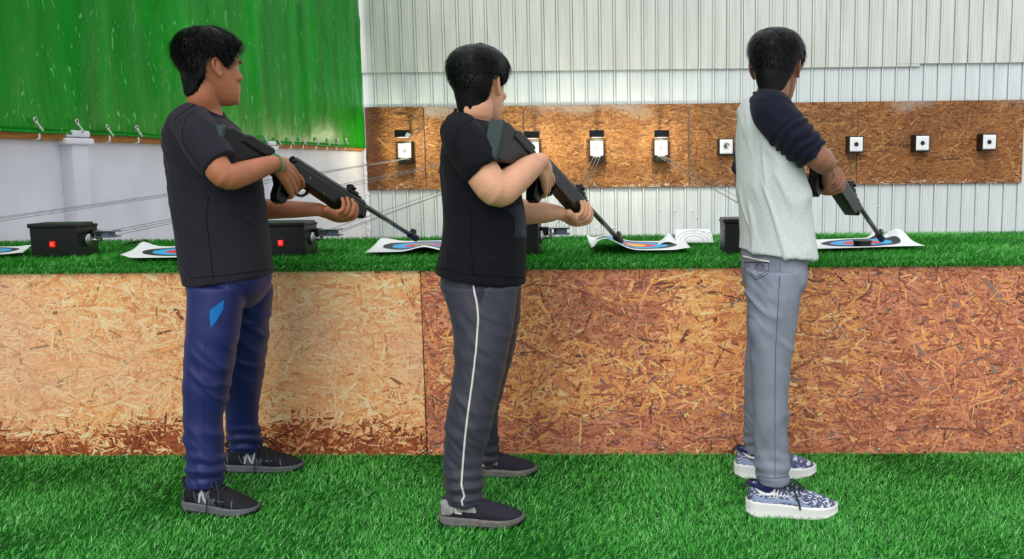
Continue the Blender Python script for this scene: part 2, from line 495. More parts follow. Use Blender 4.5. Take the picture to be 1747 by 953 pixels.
def col_right(u, v, r, n):
    light = pal(r, n, [(226, 160, 98), (216, 144, 84), (234, 176, 116), (200, 124, 74), (172, 98, 62), (112, 62, 44)], [.25, .25, .18, .18, .10, .04])
    dark = pal(r, n, [(164, 96, 68), (184, 112, 82), (140, 76, 56), (200, 132, 98), (104, 60, 48), (206, 138, 80), (124, 98, 90)], [.23, .25, .15, .15, .06, .11, .05])
    x = u + seam
    def blob(cx, cz, rx, rz): return np.exp(-(((x - cx) / rx) ** 2 + ((v - cz) / rz) ** 2))
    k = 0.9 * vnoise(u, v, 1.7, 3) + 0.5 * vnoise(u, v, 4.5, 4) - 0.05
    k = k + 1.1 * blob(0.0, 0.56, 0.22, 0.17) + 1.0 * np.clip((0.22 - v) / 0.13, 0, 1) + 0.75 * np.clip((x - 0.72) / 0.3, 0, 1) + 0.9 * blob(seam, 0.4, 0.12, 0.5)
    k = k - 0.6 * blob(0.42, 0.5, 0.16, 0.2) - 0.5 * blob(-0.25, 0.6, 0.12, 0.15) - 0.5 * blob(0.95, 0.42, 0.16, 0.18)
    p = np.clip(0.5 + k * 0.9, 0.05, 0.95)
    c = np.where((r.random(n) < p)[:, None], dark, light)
    c = c * np.array([1.38, 1.44, 1.52]) * (1 + 0.15 * vnoise(u, v, 3, 8)[:, None])
    return np.clip(c, 0, 1)
p1 = obj('front_panel', panel_mesh('front_panel', ax(XL), du, (0, 0, 1), seam - XL - 0.003, CT, 42000, col_left, 0.92, 0.018, 11, 0.25, 0.04), counter)
p1['label'] = 'pale orange strand board front panel'
p2 = obj('front_panel', panel_mesh('front_panel', ax(seam) , du, (0, 0, 1), XR - seam, CT, 52000, col_right, 0.92, 0.018, 12, 0.35, 0.10), counter)
p2['label'] = 'reddish brown weathered strand board front panel'
CD = 1.16                       # counter depth
Rz = Matrix.Rotation(math.atan2(du.y, du.x), 3, 'Z')
cb = MB(); c0 = x_at((XL + XR) / 2) - nrm * (CD / 2 + 0.02)
cb.box((c0.x, c0.y, CT - 0.012), ((XR - XL) / du.x, CD - 0.0, 0.022), Rz)
obj('top_board', cb.mesh('top_board', [M['wood_dark']], False), counter)
for k in (0.02, 0.34, 0.66, 0.98):
    q = x_at(XL + (XR - XL) * k) - nrm * (CD / 2)
    mb = MB(); mb.box((q.x, q.y, (CT - 0.024) / 2), (0.05, CD - 0.1, CT - 0.026), Rz); obj('support_frame', mb.mesh('support_frame', [M['wood_dark']], False), counter)
mb = MB(); q = x_at((XL + XR) / 2) - nrm * (CD + 0.005); mb.box((q.x, q.y, CT / 2 - 0.012), ((XR - XL) / du.x, 0.02, CT - 0.024), Rz)
obj('back_panel', mb.mesh('back_panel', [M['wood_dark']], False), counter)
for (a, b) in ((62, 768), (722, 769), (736, 769), (730, 464), (1131, 764), (1500, 766), (1736, 764), (946, 461), (1178, 460)):
    q = front(a, b)
    mb = MB(); mb.ell(q + nrm * 0.003, (0.007, 0.003, 0.007), n=10); obj('screw', mb.mesh('screw', [M['screw']]), counter)

# ------------------------------------------------------------------ turf
def grass_blades(root, lean, length, width, r, h=0.8):
    """root (n,3); lean (n,2) direction of the pile; returns verts (5 per blade)"""
    n = len(root)
    ld = lean / np.linalg.norm(lean, axis=1)[:, None]
    side = np.stack([-ld[:, 1], ld[:, 0], np.zeros(n)], 1)
    rot = r.uniform(-1.2, 1.2, n)
    d3 = np.concatenate([ld, np.zeros((n, 1))], 1)
    side = side * np.cos(rot)[:, None] + d3 * np.sin(rot)[:, None]
    hh = np.clip(h + r.normal(0, 0.2, n), 0.15, 1.1)[:, None]
    up = np.array([0, 0, 1.0])
    lg = length[:, None]
    mid = root + up * lg * 0.5 * hh + d3 * lg * 0.2
    tip = root + up * lg * 0.8 * hh + d3 * lg * 0.62
    w = width[:, None] * 0.5
    return np.stack([root - side * w, root + side * w, mid + side * w * 0.9, mid - side * w * 0.9, tip], 1)
def turf_mesh(name, base, blades, col, mats):
    n = len(blades)
    v0 = np.array(base.v); nb = len(v0)
    verts = np.vstack([v0, blades.reshape(-1, 3)])
    me = bpy.data.meshes.new(name)
    me.vertices.add(len(verts)); me.vertices.foreach_set('co', verts.ravel())
    bl = np.concatenate([np.array(f) for f in base.f]); bs = np.cumsum([0] + [len(f) for f in base.f])[:-1]
    o = (np.arange(n) * 5 + nb)[:, None]
    q = np.concatenate([o + np.array([[0, 1, 2, 3]]), o + np.array([[3, 2, 4]])], 1)  # quad + tri
    me.loops.add(len(bl) + n * 7); me.loops.foreach_set('vertex_index', np.concatenate([bl, q.ravel()]).astype(np.int32))
    me.polygons.add(len(base.f) + 2 * n)
    st = np.stack([np.arange(n) * 7, np.arange(n) * 7 + 4], 1).ravel() + len(bl)
    me.polygons.foreach_set('loop_start', np.concatenate([bs, st]).astype(np.int32))
    me.update(calc_edges=True)
    mi = np.ones(len(me.polygons), np.int32); mi[:len(base.f)] = 0
    me.materials.append(mats[0]); me.materials.append(mats[1]); me.polygons.foreach_set('material_index', mi)
    at = me.attributes.new('tint', 'FLOAT_COLOR', 'POINT')
    cc = np.ones((len(verts), 4), np.float32); cc[nb:, :3] = np.repeat(col, 5, axis=0); at.data.foreach_set('color', cc.ravel())
    return me
def grass_col(r, n):
    return pal(r, n, [(58, 162, 48), (78, 184, 62), (42, 136, 38), (108, 202, 88), (158, 226, 146), (28, 106, 30)], [.28, .25, .18, .15, .07, .07]) * r.uniform(.85, 1.15, (n, 1))
def pile_dir(x, y, base, sc, seed, spread=0.9):
    a = np.array([noise.noise(Vector((p * sc, q * sc, seed))) for p, q in zip(x, y)])
    ang = base + a * 2.2 + rng.normal(0, spread, len(x))
    return np.stack([np.cos(ang), np.sin(ang)], 1)
SHOES = [((318, 867), (439, 877)), ((386, 804), (517, 801)), ((752, 893), (893, 893)), ((797, 811), (915, 808)), ((1274, 876), (1427, 878)), ((1254, 812), (1390, 809))]
SHOE_G = [(G(*a), G(*b)) for a, b in SHOES]
def ground_turf():
    n = 360000
    x = rng.uniform(-3.55, 2.7, n); y = rng.uniform(1.75, 3.66, n)
    keep = y < FL.y + (x - FL.x) * du.y / du.x - 0.006
    for a, b in SHOE_G:
        a2, b2 = np.array(a)[:2], np.array(b)[:2]; d = b2 - a2; L = np.linalg.norm(d); d /= L
        s = (x - a2[0]) * d[0] + (y - a2[1]) * d[1]; t = -(x - a2[0]) * d[1] + (y - a2[1]) * d[0]
        keep &= ~((s > 0.008) & (s < L - 0.012) & (abs(t) < 0.046))
    x, y = x[keep], y[keep]; n = len(x)
    ln = pile_dir(x, y, 0.5, 2.3, 3.0)
    bl = grass_blades(np.stack([x, y, np.full(n, 0.0)], 1), ln, rng.uniform(0.016, 0.036, n), rng.uniform(0.0012, 0.0024, n), rng, 0.62)
    base = MB(); b0 = ax(-3.58); b1 = ax(3.0)
    base.add([(-3.58, 0.5, 0.003), (3.0, 0.5, 0.003), (3.0, b1[1] - 0.004, 0.003), (-3.58, b0[1] - 0.004, 0.003),
              (-3.58, 0.5, -0.010), (3.0, 0.5, -0.010), (3.0, b1[1] - 0.004, -0.010), (-3.58, b0[1] - 0.004, -0.010)],
             [(0, 1, 2, 3), (7, 6, 5, 4), (0, 4, 5, 1), (1, 5, 6, 2), (2, 6, 7, 3), (3, 7, 4, 0)])
    return turf_mesh('artificial_turf', base, bl, grass_col(rng, n), [M['turf_base'], M['grass']])
o = obj('artificial_turf', ground_turf()); tag(o, 'green artificial turf covering the floor in front of the counter', 'artificial turf', kind='stuff')
TT = CT + 0.008                 # turf backing top on the counter
def counter_turf():
    n1 = 210000
    s = rng.uniform(XL, XR, n1); d = rng.uniform(0, 1, n1) ** 1.15 * (CD + 0.0)
    q = np.array(FL)[None] + np.array(du)[None] * ((s - FL.x) / du.x)[:, None] - np.array(nrm)[None] * (d - 0.008)[:, None]
    # sparse where the view never reaches
    q[:, 2] = TT - 0.003
    ln = pile_dir(q[:, 0], q[:, 1], -0.9, 2.5, 5.0)
    b1 = grass_blades(q, ln, rng.uniform(0.016, 0.036, n1), rng.uniform(0.0013, 0.0024, n1), rng, 0.7)
    n2 = 26000                  # the edge folded over the front board
    s = rng.uniform(XL, XR, n2); z = rng.uniform(CT - 0.012, TT, n2)
    q = np.array(FL)[None] + np.array(du)[None] * ((s - FL.x) / du.x)[:, None] + np.array(nrm)[None] * 0.012
    q[:, 2] = z
    ln = np.tile(np.array([nrm.x, nrm.y]), (n2, 1)) + rng.normal(0, 0.9, (n2, 2))
    b2 = grass_blades(q, ln, rng.uniform(0.016, 0.034, n2), rng.uniform(0.0013, 0.0026, n2), rng, -0.1)
    b2[:, :, 2] -= np.array([0, 0, 1, 1, 2.2])[None] * rng.uniform(0.0, 0.009, n2)[:, None]
    base = MB(); c = x_at((XL + XR) / 2) - nrm * (CD / 2 - 0.006)
    base.box((c.x, c.y, (CT + TT) / 2 - 0.001), ((XR - XL) / du.x, CD + 0.012, TT - CT - 0.003), Rz)
    c = x_at((XL + XR) / 2) + nrm * 0.009
    base.box((c.x, c.y, TT - 0.014), ((XR - XL) / du.x, 0.006, 0.026), Rz)
    bl = np.concatenate([b1, b2])
    return turf_mesh('artificial_turf', base, bl, grass_col(rng, len(bl)), [M['turf_base'], M['grass']])
o = obj('artificial_turf', counter_turf()); tag(o, 'green artificial turf laid over the counter top and its front edge', 'artificial turf', kind='stuff')
TZ = TT + 0.017                 # where things rest on the pile

# ------------------------------------------------------------------ tarpaulin
HEMZ = lambda y: 1.364 + 0.004 * math.sin(y * 3)
def tarpaulin():
    root = thing('tarpaulin', 'large shiny green tarpaulin tied along the top of the white side wall', 'tarpaulin', (WX + 0.06, 9.0, 1.42))
    ny, nz = 300, 110
    ys = np.linspace(2.0, 13.56, ny); zs = np.linspace(0, 1, nz)
    v = []
    for j, t in enumerate(zs):
        for i, y in enumerate(ys):
            hem = HEMZ(y) + 0.0 * min(1, max(0, (y - 8) / 3)) + 0.008 * noise.noise(Vector((y * 2.2, 0, 4)))
            z = hem + t * 3.6
            f = noise.noise(Vector((y * 1.6, z * 0.35, 1.0))) * 0.055 + noise.noise(Vector((y * 4.5 + z * 0.4, z * 0.5, 2.0))) * 0.022
            f += noise.noise(Vector((y * 9 + 1.2 * z, z * 2.0, 3.0))) * 0.007 + 0.012 * abs(noise.noise(Vector((y * 5 - z * 2, z * 5, 6.0))))
            yy = y + (0.05 * noise.noise(Vector((z * 2.4, 3, 3))) if i == ny - 1 else 0)
            v.append((WX + 0.085 + f * min(1, 0.15 + t * 6), yy, z))
    f = [(j * ny + i, j * ny + i + 1, (j + 1) * ny + i + 1, (j + 1) * ny + i) for j in range(nz - 1) for i in range(ny - 1)]
    me = mesh_np('sheet', v, f, [M['tarp']])
    sh = obj('sheet', me, root)
    s = sh.modifiers.new('solid', 'SOLIDIFY'); s.thickness = 0.002
    hem = MB()
    hem.tube([(WX + 0.085, y, HEMZ(y)) for y in np.linspace(2.1, 13.5, 60)], 0.009, n=8, sub=1)
    obj('hem', hem.mesh('hem', [M['tarp']]), root)
    for (a, b) in ((60, 205), (131, 208), (183, 217), (233, 218), (280, 222), (330, 226), (452, 234), (475, 238), (497, 238), (518, 238), (540, 237), (559, 239), (575, 238), (590, 238)):
        q = PX(a, b, WX + 0.105)
        e = MB(); R = 0.017
        pts = [(q.x, q.y + R * math.cos(t), q.z + R * math.sin(t)) for t in np.linspace(0, 2 * math.pi, 14)]
        e.tube(pts, 0.006, n=6, sub=1); obj('eyelet', e.mesh('eyelet', [M['steel']]), root)
        t = MB(); t.tube([q + Vector((0.005, 0, -0.01)), q + Vector((0.012, 0.05, -0.06)), Vector((WX + 0.075, q.y + 0.08, WALL_TOP + 0.03)), Vector((WX + 0.07, q.y + 0.085, WALL_TOP - 0.03)), Vector((WX + 0.03, q.y + 0.085, WALL_TOP - 0.035))], 0.006, n=6, sub=4)
        obj('tie_string', t.mesh('tie_string', [M['white_cord']]), root)
tarpaulin()

# ------------------------------------------------------------------ boards on the end wall
BY = WY - 0.045
edges = [622, 725, 894, 1175, 1462, 1746]
bx = [P(e, 250, BY).x for e in edges]; bx[0] = WX + 0.05
bz0, bz1 = 0.748, 1.940
def board_col(i):
    def f(u, v, r, n):
        c = pal(r, n, [(154, 104, 56), (134, 86, 44), (172, 122, 70), (114, 72, 38), (192, 146, 92), (80, 48, 28)], [.25, .25, .18, .16, .08, .08])
        if i >= 4: c = c * np.array([1.0, 0.9, 0.82])
        c = c * (1 + 0.28 * vnoise(u, v, 1.6, 20 + i)[:, None])
        top = np.clip((v - 1.0 + 0.22 * vnoise(u, v, 1.8, 40 + i)) / 0.12, 0, 1) * np.clip(vnoise(u, v, 1.4, 60 + i) * 2.0, 0, 1) * 0.6
        c = c * (1 - top[:, None]) + top[:, None] * np.array(lin(190, 185, 178)[:3])
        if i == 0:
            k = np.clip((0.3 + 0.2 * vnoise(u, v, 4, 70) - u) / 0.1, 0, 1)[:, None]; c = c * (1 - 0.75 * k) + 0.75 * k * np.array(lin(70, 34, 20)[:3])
        chip = (v < 0.05) & (r.random(n) < 0.12)
        c[chip] = lin(215, 212, 208)[:3]
        return np.clip(c, 0, 1)
    return f
board_lbl = ['narrow brown strand board against the corner by the green tarpaulin', 'brown strand board on end wall second from the tarpaulin corner',
             'long brown strand board holding two lit white targets side by side', 'brown strand board on end wall behind the boy in the grey raglan top',
             'rightmost strand board on the end wall with two unlit targets']
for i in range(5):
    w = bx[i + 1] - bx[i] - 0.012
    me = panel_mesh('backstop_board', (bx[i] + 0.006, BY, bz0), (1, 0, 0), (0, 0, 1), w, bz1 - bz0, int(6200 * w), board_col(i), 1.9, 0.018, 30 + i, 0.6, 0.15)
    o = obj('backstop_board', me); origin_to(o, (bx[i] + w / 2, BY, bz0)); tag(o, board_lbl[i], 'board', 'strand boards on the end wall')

# dark tear in the sheet by the corner
mb = MB(); q = P(622, 106, WY - 0.035)
mb.box((q.x, q.y, q.z), (0.03, 0.012, 0.28), Matrix.Rotation(0.08, 3, 'Y')); mb.box((q.x + 0.06, q.y, q.z - 0.07), (0.045, 0.012, 0.1), Matrix.Rotation(0.1, 3, 'Y'))
struct(obj('trim_5', mb.mesh('sheet_tear', [M['ink']], False)))

mb = MB()
for (a, b) in ((995, 383), (1017, 387), (1047, 388), (1127, 356), (1151, 359), (1181, 359), (1188, 371), (1500, 352), (714, 378), (690, 390)):
    q = P(a, b, WY - 0.022); mb.ell(q, (0.016, 0.006, 0.016), n=8)
struct(obj('trim_6', mb.mesh('paint_chip', [M['card']])))

# ------------------------------------------------------------------ targets and their lamps
M['lamp_glass'] = mat('lamp_glass', lin(255, 240, 200), 0.3, 0.4, emit=lin(255, 226, 165), emit_s=6.0)
def target(px, py, lit, label, kind):
    q = P(px, py, BY - 0.19)
    t = thing('target_holder', label, 'target', (q.x, BY - 0.002, q.z), 'targets along the strand boards')
    w, h, d = 0.185, 0.205, 0.19
    mb = MB(); y0 = BY - 0.004
    def fr(y, a, b, c, e): return [Vector((q.x - a, y, q.z - b)), Vector((q.x + a, y, q.z - b)), Vector((q.x + e, y, q.z + c)), Vector((q.x - e, y, q.z + c))]
    if lit:
        mb.loft([fr(y0, 0.115, 0.19, 0.13, 0.10), fr(y0 - 0.09, 0.11, 0.19, 0.13, 0.10), fr(y0 - 0.15, 0.09, 0.185, 0.125, 0.088)])
        mb.box((q.x, y0 - 0.085, q.z + 0.125), (0.2, 0.17, 0.02))
        mb.box((q.x, y0 - 0.14, q.z - 0.16), (0.17, 0.10, 0.07))
    else:
        mb.loft([fr(y0, 0.112, 0.125, 0.118, 0.112), fr(y0 - 0.15, 0.108, 0.122, 0.118, 0.108), fr(y0 - d + 0.006, 0.106, 0.12, 0.116, 0.106)])
    obj('catch_box', mb.mesh('catch_box', [M['black_metal']], False), t, bevel=0.004)
    c = MB(); yc = y0 - d + (0.003 if not lit else 0.012)
    tw = 0.012 if lit else 0.0
    pts = []
    nx = 8
    for j in range(nx + 1):
        for i in range(nx + 1):
            a, b = i / nx - 0.5, j / nx - 0.5
            pts.append((q.x + a * w, yc + tw * (b + 0.5) - 0.012 * a * a * (1 if lit else 0.3), q.z + b * h))
    f = [(j * (nx + 1) + i, j * (nx + 1) + i + 1, (j + 1) * (nx + 1) + i + 1, (j + 1) * (nx + 1) + i) for j in range(nx) for i in range(nx)]
    c.add(pts, f)
    card = obj('target_card', c.mesh('target_card', [M['card']]), t); s = card.modifiers.new('solid', 'SOLIDIFY'); s.thickness = 0.002
    b = MB(); yb = yc - 0.004
    if kind != 'scribble': b.cyl((q.x, yb + 0.002, q.z), (q.x, yb, q.z), 0.027 if lit else 0.031, 24)
    else:
        for k in range(5):
            a = rng.uniform(-0.018, 0.018, 2); rr2 = 0.012 + 0.006 * k
            b.tube([(q.x + a[0] + rr2 * math.cos(tt), yb, q.z + a[1] + rr2 * math.sin(tt)) for tt in np.linspace(0, 5.2, 12)], 0.0028, n=5, sub=1)
    sub('bullseye', b.mesh('bullseye', [M['ink'] if not lit else mat('pale_bull_ink', lin(104, 104, 110), 0.6)], False), card, t)  # paler bullseye ink on targets that have a lamp
    r = MB(); R2 = 0.055
    r.tube([(q.x + R2 * math.cos(tt), yb + 0.002, q.z + R2 * math.sin(tt)) for tt in np.linspace(0, 2 * math.pi, 30)], 0.0008, n=4, sub=1)
    sub('score_ring', r.mesh('score_ring', [M['grey_ink']], False), card, t)
    if lit:
        k = MB(); k.box((q.x, yc - 0.004, q.z - h / 2 - 0.008), (0.11, 0.012, 0.022)); obj('card_clip', k.mesh('card_clip', [M['steel']], False), t, bevel=0.002)
    return q
lit_lbl = ['lit white card target on the board nearest the green tarpaulin', 'lit white card target beside the butt of the middle boy\'s rifle',
           'lit white card target right of the middle boy, left one of the board\'s pair', 'lit white card target right of the middle boy, right one of the board\'s pair']
LIT = [(690, 257), (908, 255), (1018, 253), (1128, 252)]
UNL = [(1239, 250, 'unlit target with a scribbled pale card left of the boy in raglan top', 'scribble'), (1461, 246, 'unlit black framed target on the board seam above the third rifle', 'dot'),
       (1574, 244, 'unlit black framed target, middle of the three right of the raglan boy', 'dot'), (1688, 242, 'rightmost unlit black framed target with round black bullseye', 'dot')]
TQ = [target(a, b, True, lit_lbl[i], 'dot') for i, (a, b) in enumerate(LIT)]
for a, b, l, k in UNL: target(a, b, False, l, k)
lamp_lbl = ['small black lamp above the lit target nearest the green tarpaulin', 'small black lamp above the lit target by the middle boy\'s rifle butt',
            'small black lamp left of two over the lit pair of targets', 'small black lamp right of two over the lit pair of targets']
for i, (a, b) in enumerate(((686, 228), (907, 230), (1018, 228), (1129, 228))):
    q = P(a, b, BY - 0.56)
    t = thing('target_lamp', lamp_lbl[i], 'lamp', (q.x, BY - 0.002, q.z), 'lamps above the lit targets')
    mb = MB(); mb.box((q.x, BY - 0.53, q.z + 0.002), (0.205, 0.10, 0.095))
    ar = MB(); ar.box((q.x, BY - 0.25, q.z + 0.030), (0.025, 0.50, 0.02)); ar.box((q.x, BY - 0.012, q.z + 0.02), (0.07, 0.02, 0.06)); obj('arm', ar.mesh('arm', [M['black_metal']], False), t, bevel=0.003)
    obj('housing', mb.mesh('housing', [M['black_metal']], False), t, bevel=0.006)
    g = MB(); g.box((q.x, BY - 0.52, q.z - 0.048), (0.12, 0.06, 0.006)); obj('lens', g.mesh('lens', [M['lamp_glass']], False), t)
    if i == 0:
        fl2 = MB(); fl2.box((q.x + 0.085, BY - 0.585, q.z - 0.02), (0.06, 0.006, 0.06), Matrix.Rotation(0.7, 3, 'Y')); obj('label_tag', fl2.mesh('label_tag', [M['card']], False), t)
    ld = bpy.data.lights.new('target_light', 'POINT'); ld.shadow_soft_size = 0.025; ld.energy = 17.0; ld.color = (1.0, 0.90, 0.62)
    lo = bpy.data.objects.new('target_light', ld); lo.parent = t; link(lo)
    lo.location = (0, -0.49, -0.085)

# ------------------------------------------------------------------ target changer boxes on the counter
def changer_box(corner, label, switch=True):
    c = Vector(corner); w, d, h = 0.192, 0.17, 0.128
    t = thing('target_changer', label, 'target changer', (c.x - w / 2, c.y + d / 2, c.z), 'target changers on the counter')
    x0, x1, y0, y1, z0 = c.x - w, c.x, c.y, c.y + d, c.z
    mb = MB(); mb.box(((x0 + x1) / 2, (y0 + y1) / 2, z0 + h / 2 - 0.004), (w, d, h - 0.004)); obj('housing', mb.mesh('housing', [M['black_metal']], False), t, bevel=0.004)
    l = MB(); l.box(((x0 + x1) / 2, (y0 + y1) / 2 - 0.022, z0 + h + 0.001), (w + 0.012, d - 0.032, 0.018)); l.box(((x0 + x1) / 2, y1 - 0.014, z0 + h - 0.006), (w + 0.008, 0.03, 0.012))
    obj('lid', l.mesh('lid', [M['black_metal']], False), t, bevel=0.004)
    zs = z0 + 0.052
    s = MB(); s.box((x0 + w * 0.49, y0 - 0.004, zs), (0.022, 0.010, 0.024)); sw = obj('switch', s.mesh('switch', [M['red_lamp']], False), t, bevel=0.003)
    s2 = MB(); s2.ell((x0 + w * 0.49, y0 - 0.0095, zs), (0.004, 0.002, 0.006), n=10); sub('switch_light', s2.mesh('switch_light', [M['red_core']]), sw, t)
    xm = x1; zm = z0 + 0.062; ym = y0 + 0.085
    m = MB(); m.cyl((xm, ym, zm), (xm + 0.012, ym, zm), 0.026, 24); m.cyl((xm + 0.012, ym, zm), (xm + 0.05, ym, zm), 0.007, 12); m.ell((xm + 0.014, ym, zm), (0.006, 0.016, 0.016), n=14)
    obj('motor_plate', m.mesh('motor_plate', [M['steel']]), t)
    b = MB(); b.box((xm + 0.016, ym + 0.045, zm + 0.014), (0.034, 0.03, 0.05)); obj('bracket', b.mesh('bracket', [M['black_plastic']], False), t, bevel=0.003)
    r = MB()
    r.box((xm + 0.082, ym + 0.01, zm + 0.012), (0.085, 0.07, 0.004)); r.box((xm + 0.082, ym + 0.01, zm + 0.036), (0.085, 0.07, 0.004)); r.box((xm + 0.044, ym + 0.01, zm + 0.024), (0.006, 0.06, 0.026))
    r.cyl((xm + 0.085, ym + 0.01, zm + 0.012), (xm + 0.085, ym + 0.01, zm + 0.036), 0.028, 20)
    obj('reel', r.mesh('reel', [M['grey_plate']], False), t, bevel=0.001)
    e = MB(); e.tube([(xm + 0.04, ym - 0.026, zm + 0.03), (xm + 0.06, ym - 0.03, zm + 0.04), (xm + 0.124, ym - 0.028, zm + 0.039)], 0.0022, n=6); obj('guide_wire', e.mesh('guide_wire', [M['steel']]), t)
    for k in range(5):
        v = MB(); v.box((x0 - 0.001, y0 + 0.05, z0 + 0.03 + 0.014 * k), (0.003, 0.035, 0.005)); obj('vent_slot', v.mesh('vent_slot', [M['grey_plate']], False), t)
    return Vector((xm + 0.085, ym + 0.01, zm + 0.026))
BC = [G(132, 437, TZ - 0.008), G(521, 435, TZ - 0.008), G(919, 433, TZ - 0.008)]
step = (BC[2] - BC[0]) / 2
BC.append(BC[2] + step + Vector((-0.032, 0, 0)))
blb = ['black changer box with glowing red switch at the far left of the counter', 'black changer box with red switch beside the navy tracksuit boy\'s hip',
       'black changer box mostly hidden behind the middle boy', 'black changer box at the left hip of the boy in raglan top']
RE = [changer_box(BC[i], blb[i]) for i in range(4)]
RE0 = RE[0] - step
hidden_t = P(799, 254, BY - 0.19)
ends = [(RE0, TQ[0]), (RE[0], hidden_t), (RE[1], TQ[1]), (RE[2], TQ[2]), (None, TQ[3])]
ends[4] = (RE[3], TQ[3])
clb = ['thin grey carrier cord running past the first boy to the leftmost target', 'thin grey carrier cord from the leftmost changer box behind the first boy',
       'thin grey carrier cord from the second changer box to the target by the rifle butt', 'thin grey carrier cord rising from the half-hidden changer box to its target',
       'thin grey carrier cord from behind the raglan boy to the right lit target']
for i, (a, b) in enumerate(ends):
    if i == 0: a = G(-140, 392, 0.86)
    mb = MB(); e = Vector((b.x, BY - 0.2, b.z - 0.118))
    # one endless loop: out, across the far pulley and back, with a slack return
    for dx, dz in ((-0.028, 0.004), (0.028, 0.004), (0.0, -0.014)):
        p0 = a + Vector((dx, 0.03, dz)); p1 = e + Vector((dx * 1.6, 0, 0))
        mid = p0.lerp(p1, 0.5) + Vector((0, 0, -0.012 if dx else -0.03))
        mb.tube([p0, p0.lerp(p1, 0.25) + Vector((0, 0, -0.009)), mid, p0.lerp(p1, 0.75) + Vector((0, 0, -0.009)), p1], [0.0014, 0.0017, 0.0021, 0.0026, 0.003], n=6, sub=4)
    o = obj('carrier_cord', mb.mesh('carrier_cord', [M['cord']])); origin_to(o, a); tag(o, clb[i], 'cord', 'carrier cords between boxes and targets')

# ------------------------------------------------------------------ paper target faces on the counter
def face_mat():
    m, nt, b = new_mat('printed_target_face')
    uv = N(nt, 'ShaderNodeUVMap'); sb = N(nt, 'ShaderNodeVectorMath', operation='SUBTRACT'); sb.inputs[1].default_value = (0.5, 0.5, 0)
    ln = N(nt, 'ShaderNodeVectorMath', operation='LENGTH')
    nt.links.new(uv.outputs[0], sb.inputs[0]); nt.links.new(sb.outputs[0], ln.inputs[0])
    r = N(nt, 'ShaderNodeValToRGB'); r.color_ramp.interpolation = 'CONSTANT'
    cols = [(0.0, (238, 214, 70)), (0.09, (226, 60, 58)), (0.18, (226, 60, 58)), (0.19, (60, 168, 226)), (0.30, (60, 168, 226)), (0.31, (40, 42, 50)), (0.40, (232, 233, 235))]
    e = r.color_ramp.elements
    while len(e) < len(cols): e.new(0.5)
    for k, (p, c) in enumerate(cols): e[k].position = p; e[k].color = lin(*c)
    nt.links.new(ln.outputs['Value'], r.inputs[0]); nt.links.new(r.outputs[0], b.inputs['Base Color'])
    b.inputs['Roughness'].default_value = 0.6; b.inputs['Specular IOR Level'].default_value = 0.25
    return m
M['face'] = face_mat()
def sheet(name, corners, zfn, label, cat, mats, nx=36, ny=30, group=None):
    """corners: four pixels on the counter top: front-left, front-right, back-right, back-left"""
    c = [G(a, b, TZ + 0.004) for a, b in corners]
    v = []; uv = []
    for j in range(ny + 1):
        for i in range(nx + 1):
            s, t = i / nx, j / ny
            q = (c[0] * (1 - s) + c[1] * s) * (1 - t) + (c[3] * (1 - s) + c[2] * s) * t
            dx, dy, dz = zfn(s, t)
            v.append(q + Vector((dx, dy, dz))); uv.append((s, t))
    f = [(j * (nx + 1) + i, j * (nx + 1) + i + 1, (j + 1) * (nx + 1) + i + 1, (j + 1) * (nx + 1) + i) for j in range(ny) for i in range(nx)]
    me = mesh_np(name, v, f, mats)
    u = me.uv_layers.new(name='UVMap')
    for l in me.loops: u.data[l.index].uv = uv[l.vertex_index]
    o = obj(name, me); origin_to(o, (c[0] + c[2]) / 2); tag(o, label, cat, group)
    s = o.modifiers.new('solid', 'SOLIDIFY'); s.thickness = 0.0008; s.offset = 1
    return o
g_ = lambda x, c, w: math.exp(-((x - c) / w) ** 2)
PG = 'paper target faces on the counter'
sheet('paper_target', [(-130, 438), (40, 434), (54, 421), (-70, 421)], lambda s, t: (0, 0, 0.006 * g_(s, 1, .15) + 0.002), 'white paper target face cut off at the left end of the counter', 'paper', [M['face']], group=PG)
sheet('paper_target', [(206, 442), (400, 439), (420, 420), (244, 422)], lambda s, t: (0, 0, 0.022 * g_(s, 0.0, .10) * g_(t, 1, .4) + 0.013 * g_(s, 0, .06) * g_(t, 0, .5) + 0.004), 'paper target face with blue ring left of the navy tracksuit boy', 'paper', [M['face']], group=PG)
sheet('paper_target', [(622, 432), (815, 428), (806, 410), (650, 413)], lambda s, t: (0, 0, 0.020 * g_(s, 0.52, .12) * g_(t, 0.12, .35) + 0.016 * g_(s, 0.02, .15) * g_(t, 1, .4) + 0.003), 'crumpled paper target face under the muzzle of the first rifle', 'paper', [M['face']], group=PG)
sheet('paper_target', [(996, 430), (1178, 427), (1166, 412), (1000, 413)], lambda s, t: (0.03 * g_(s, 0.0, .1) * (1 - t), 0, 0.050 * g_(s, 0.20, .17) * (0.55 + 0.45 * (1 - t)) + 0.022 * g_(s, 0, .05) * g_(t, 1, .6) + 0.008 * g_(s, 1, .1) + 0.003), 'rolled-edge paper target face under the muzzle of the middle rifle', 'paper', [M['face']], group=PG)
sheet('paper_target', [(1384, 426), (1578, 420), (1530, 405), (1384, 410)], lambda s, t: (-0.02 * g_(s, 1, .2) * t, 0, 0.045 * g_(s, 0.97, .10) * g_(t, 0.75, .3) + 0.030 * g_(s, 0.74, .06) * g_(t, 1.0, .25) + 0.003), 'paper target face with folded corner under the muzzle of the third rifle', 'paper', [M['face']], group=PG)
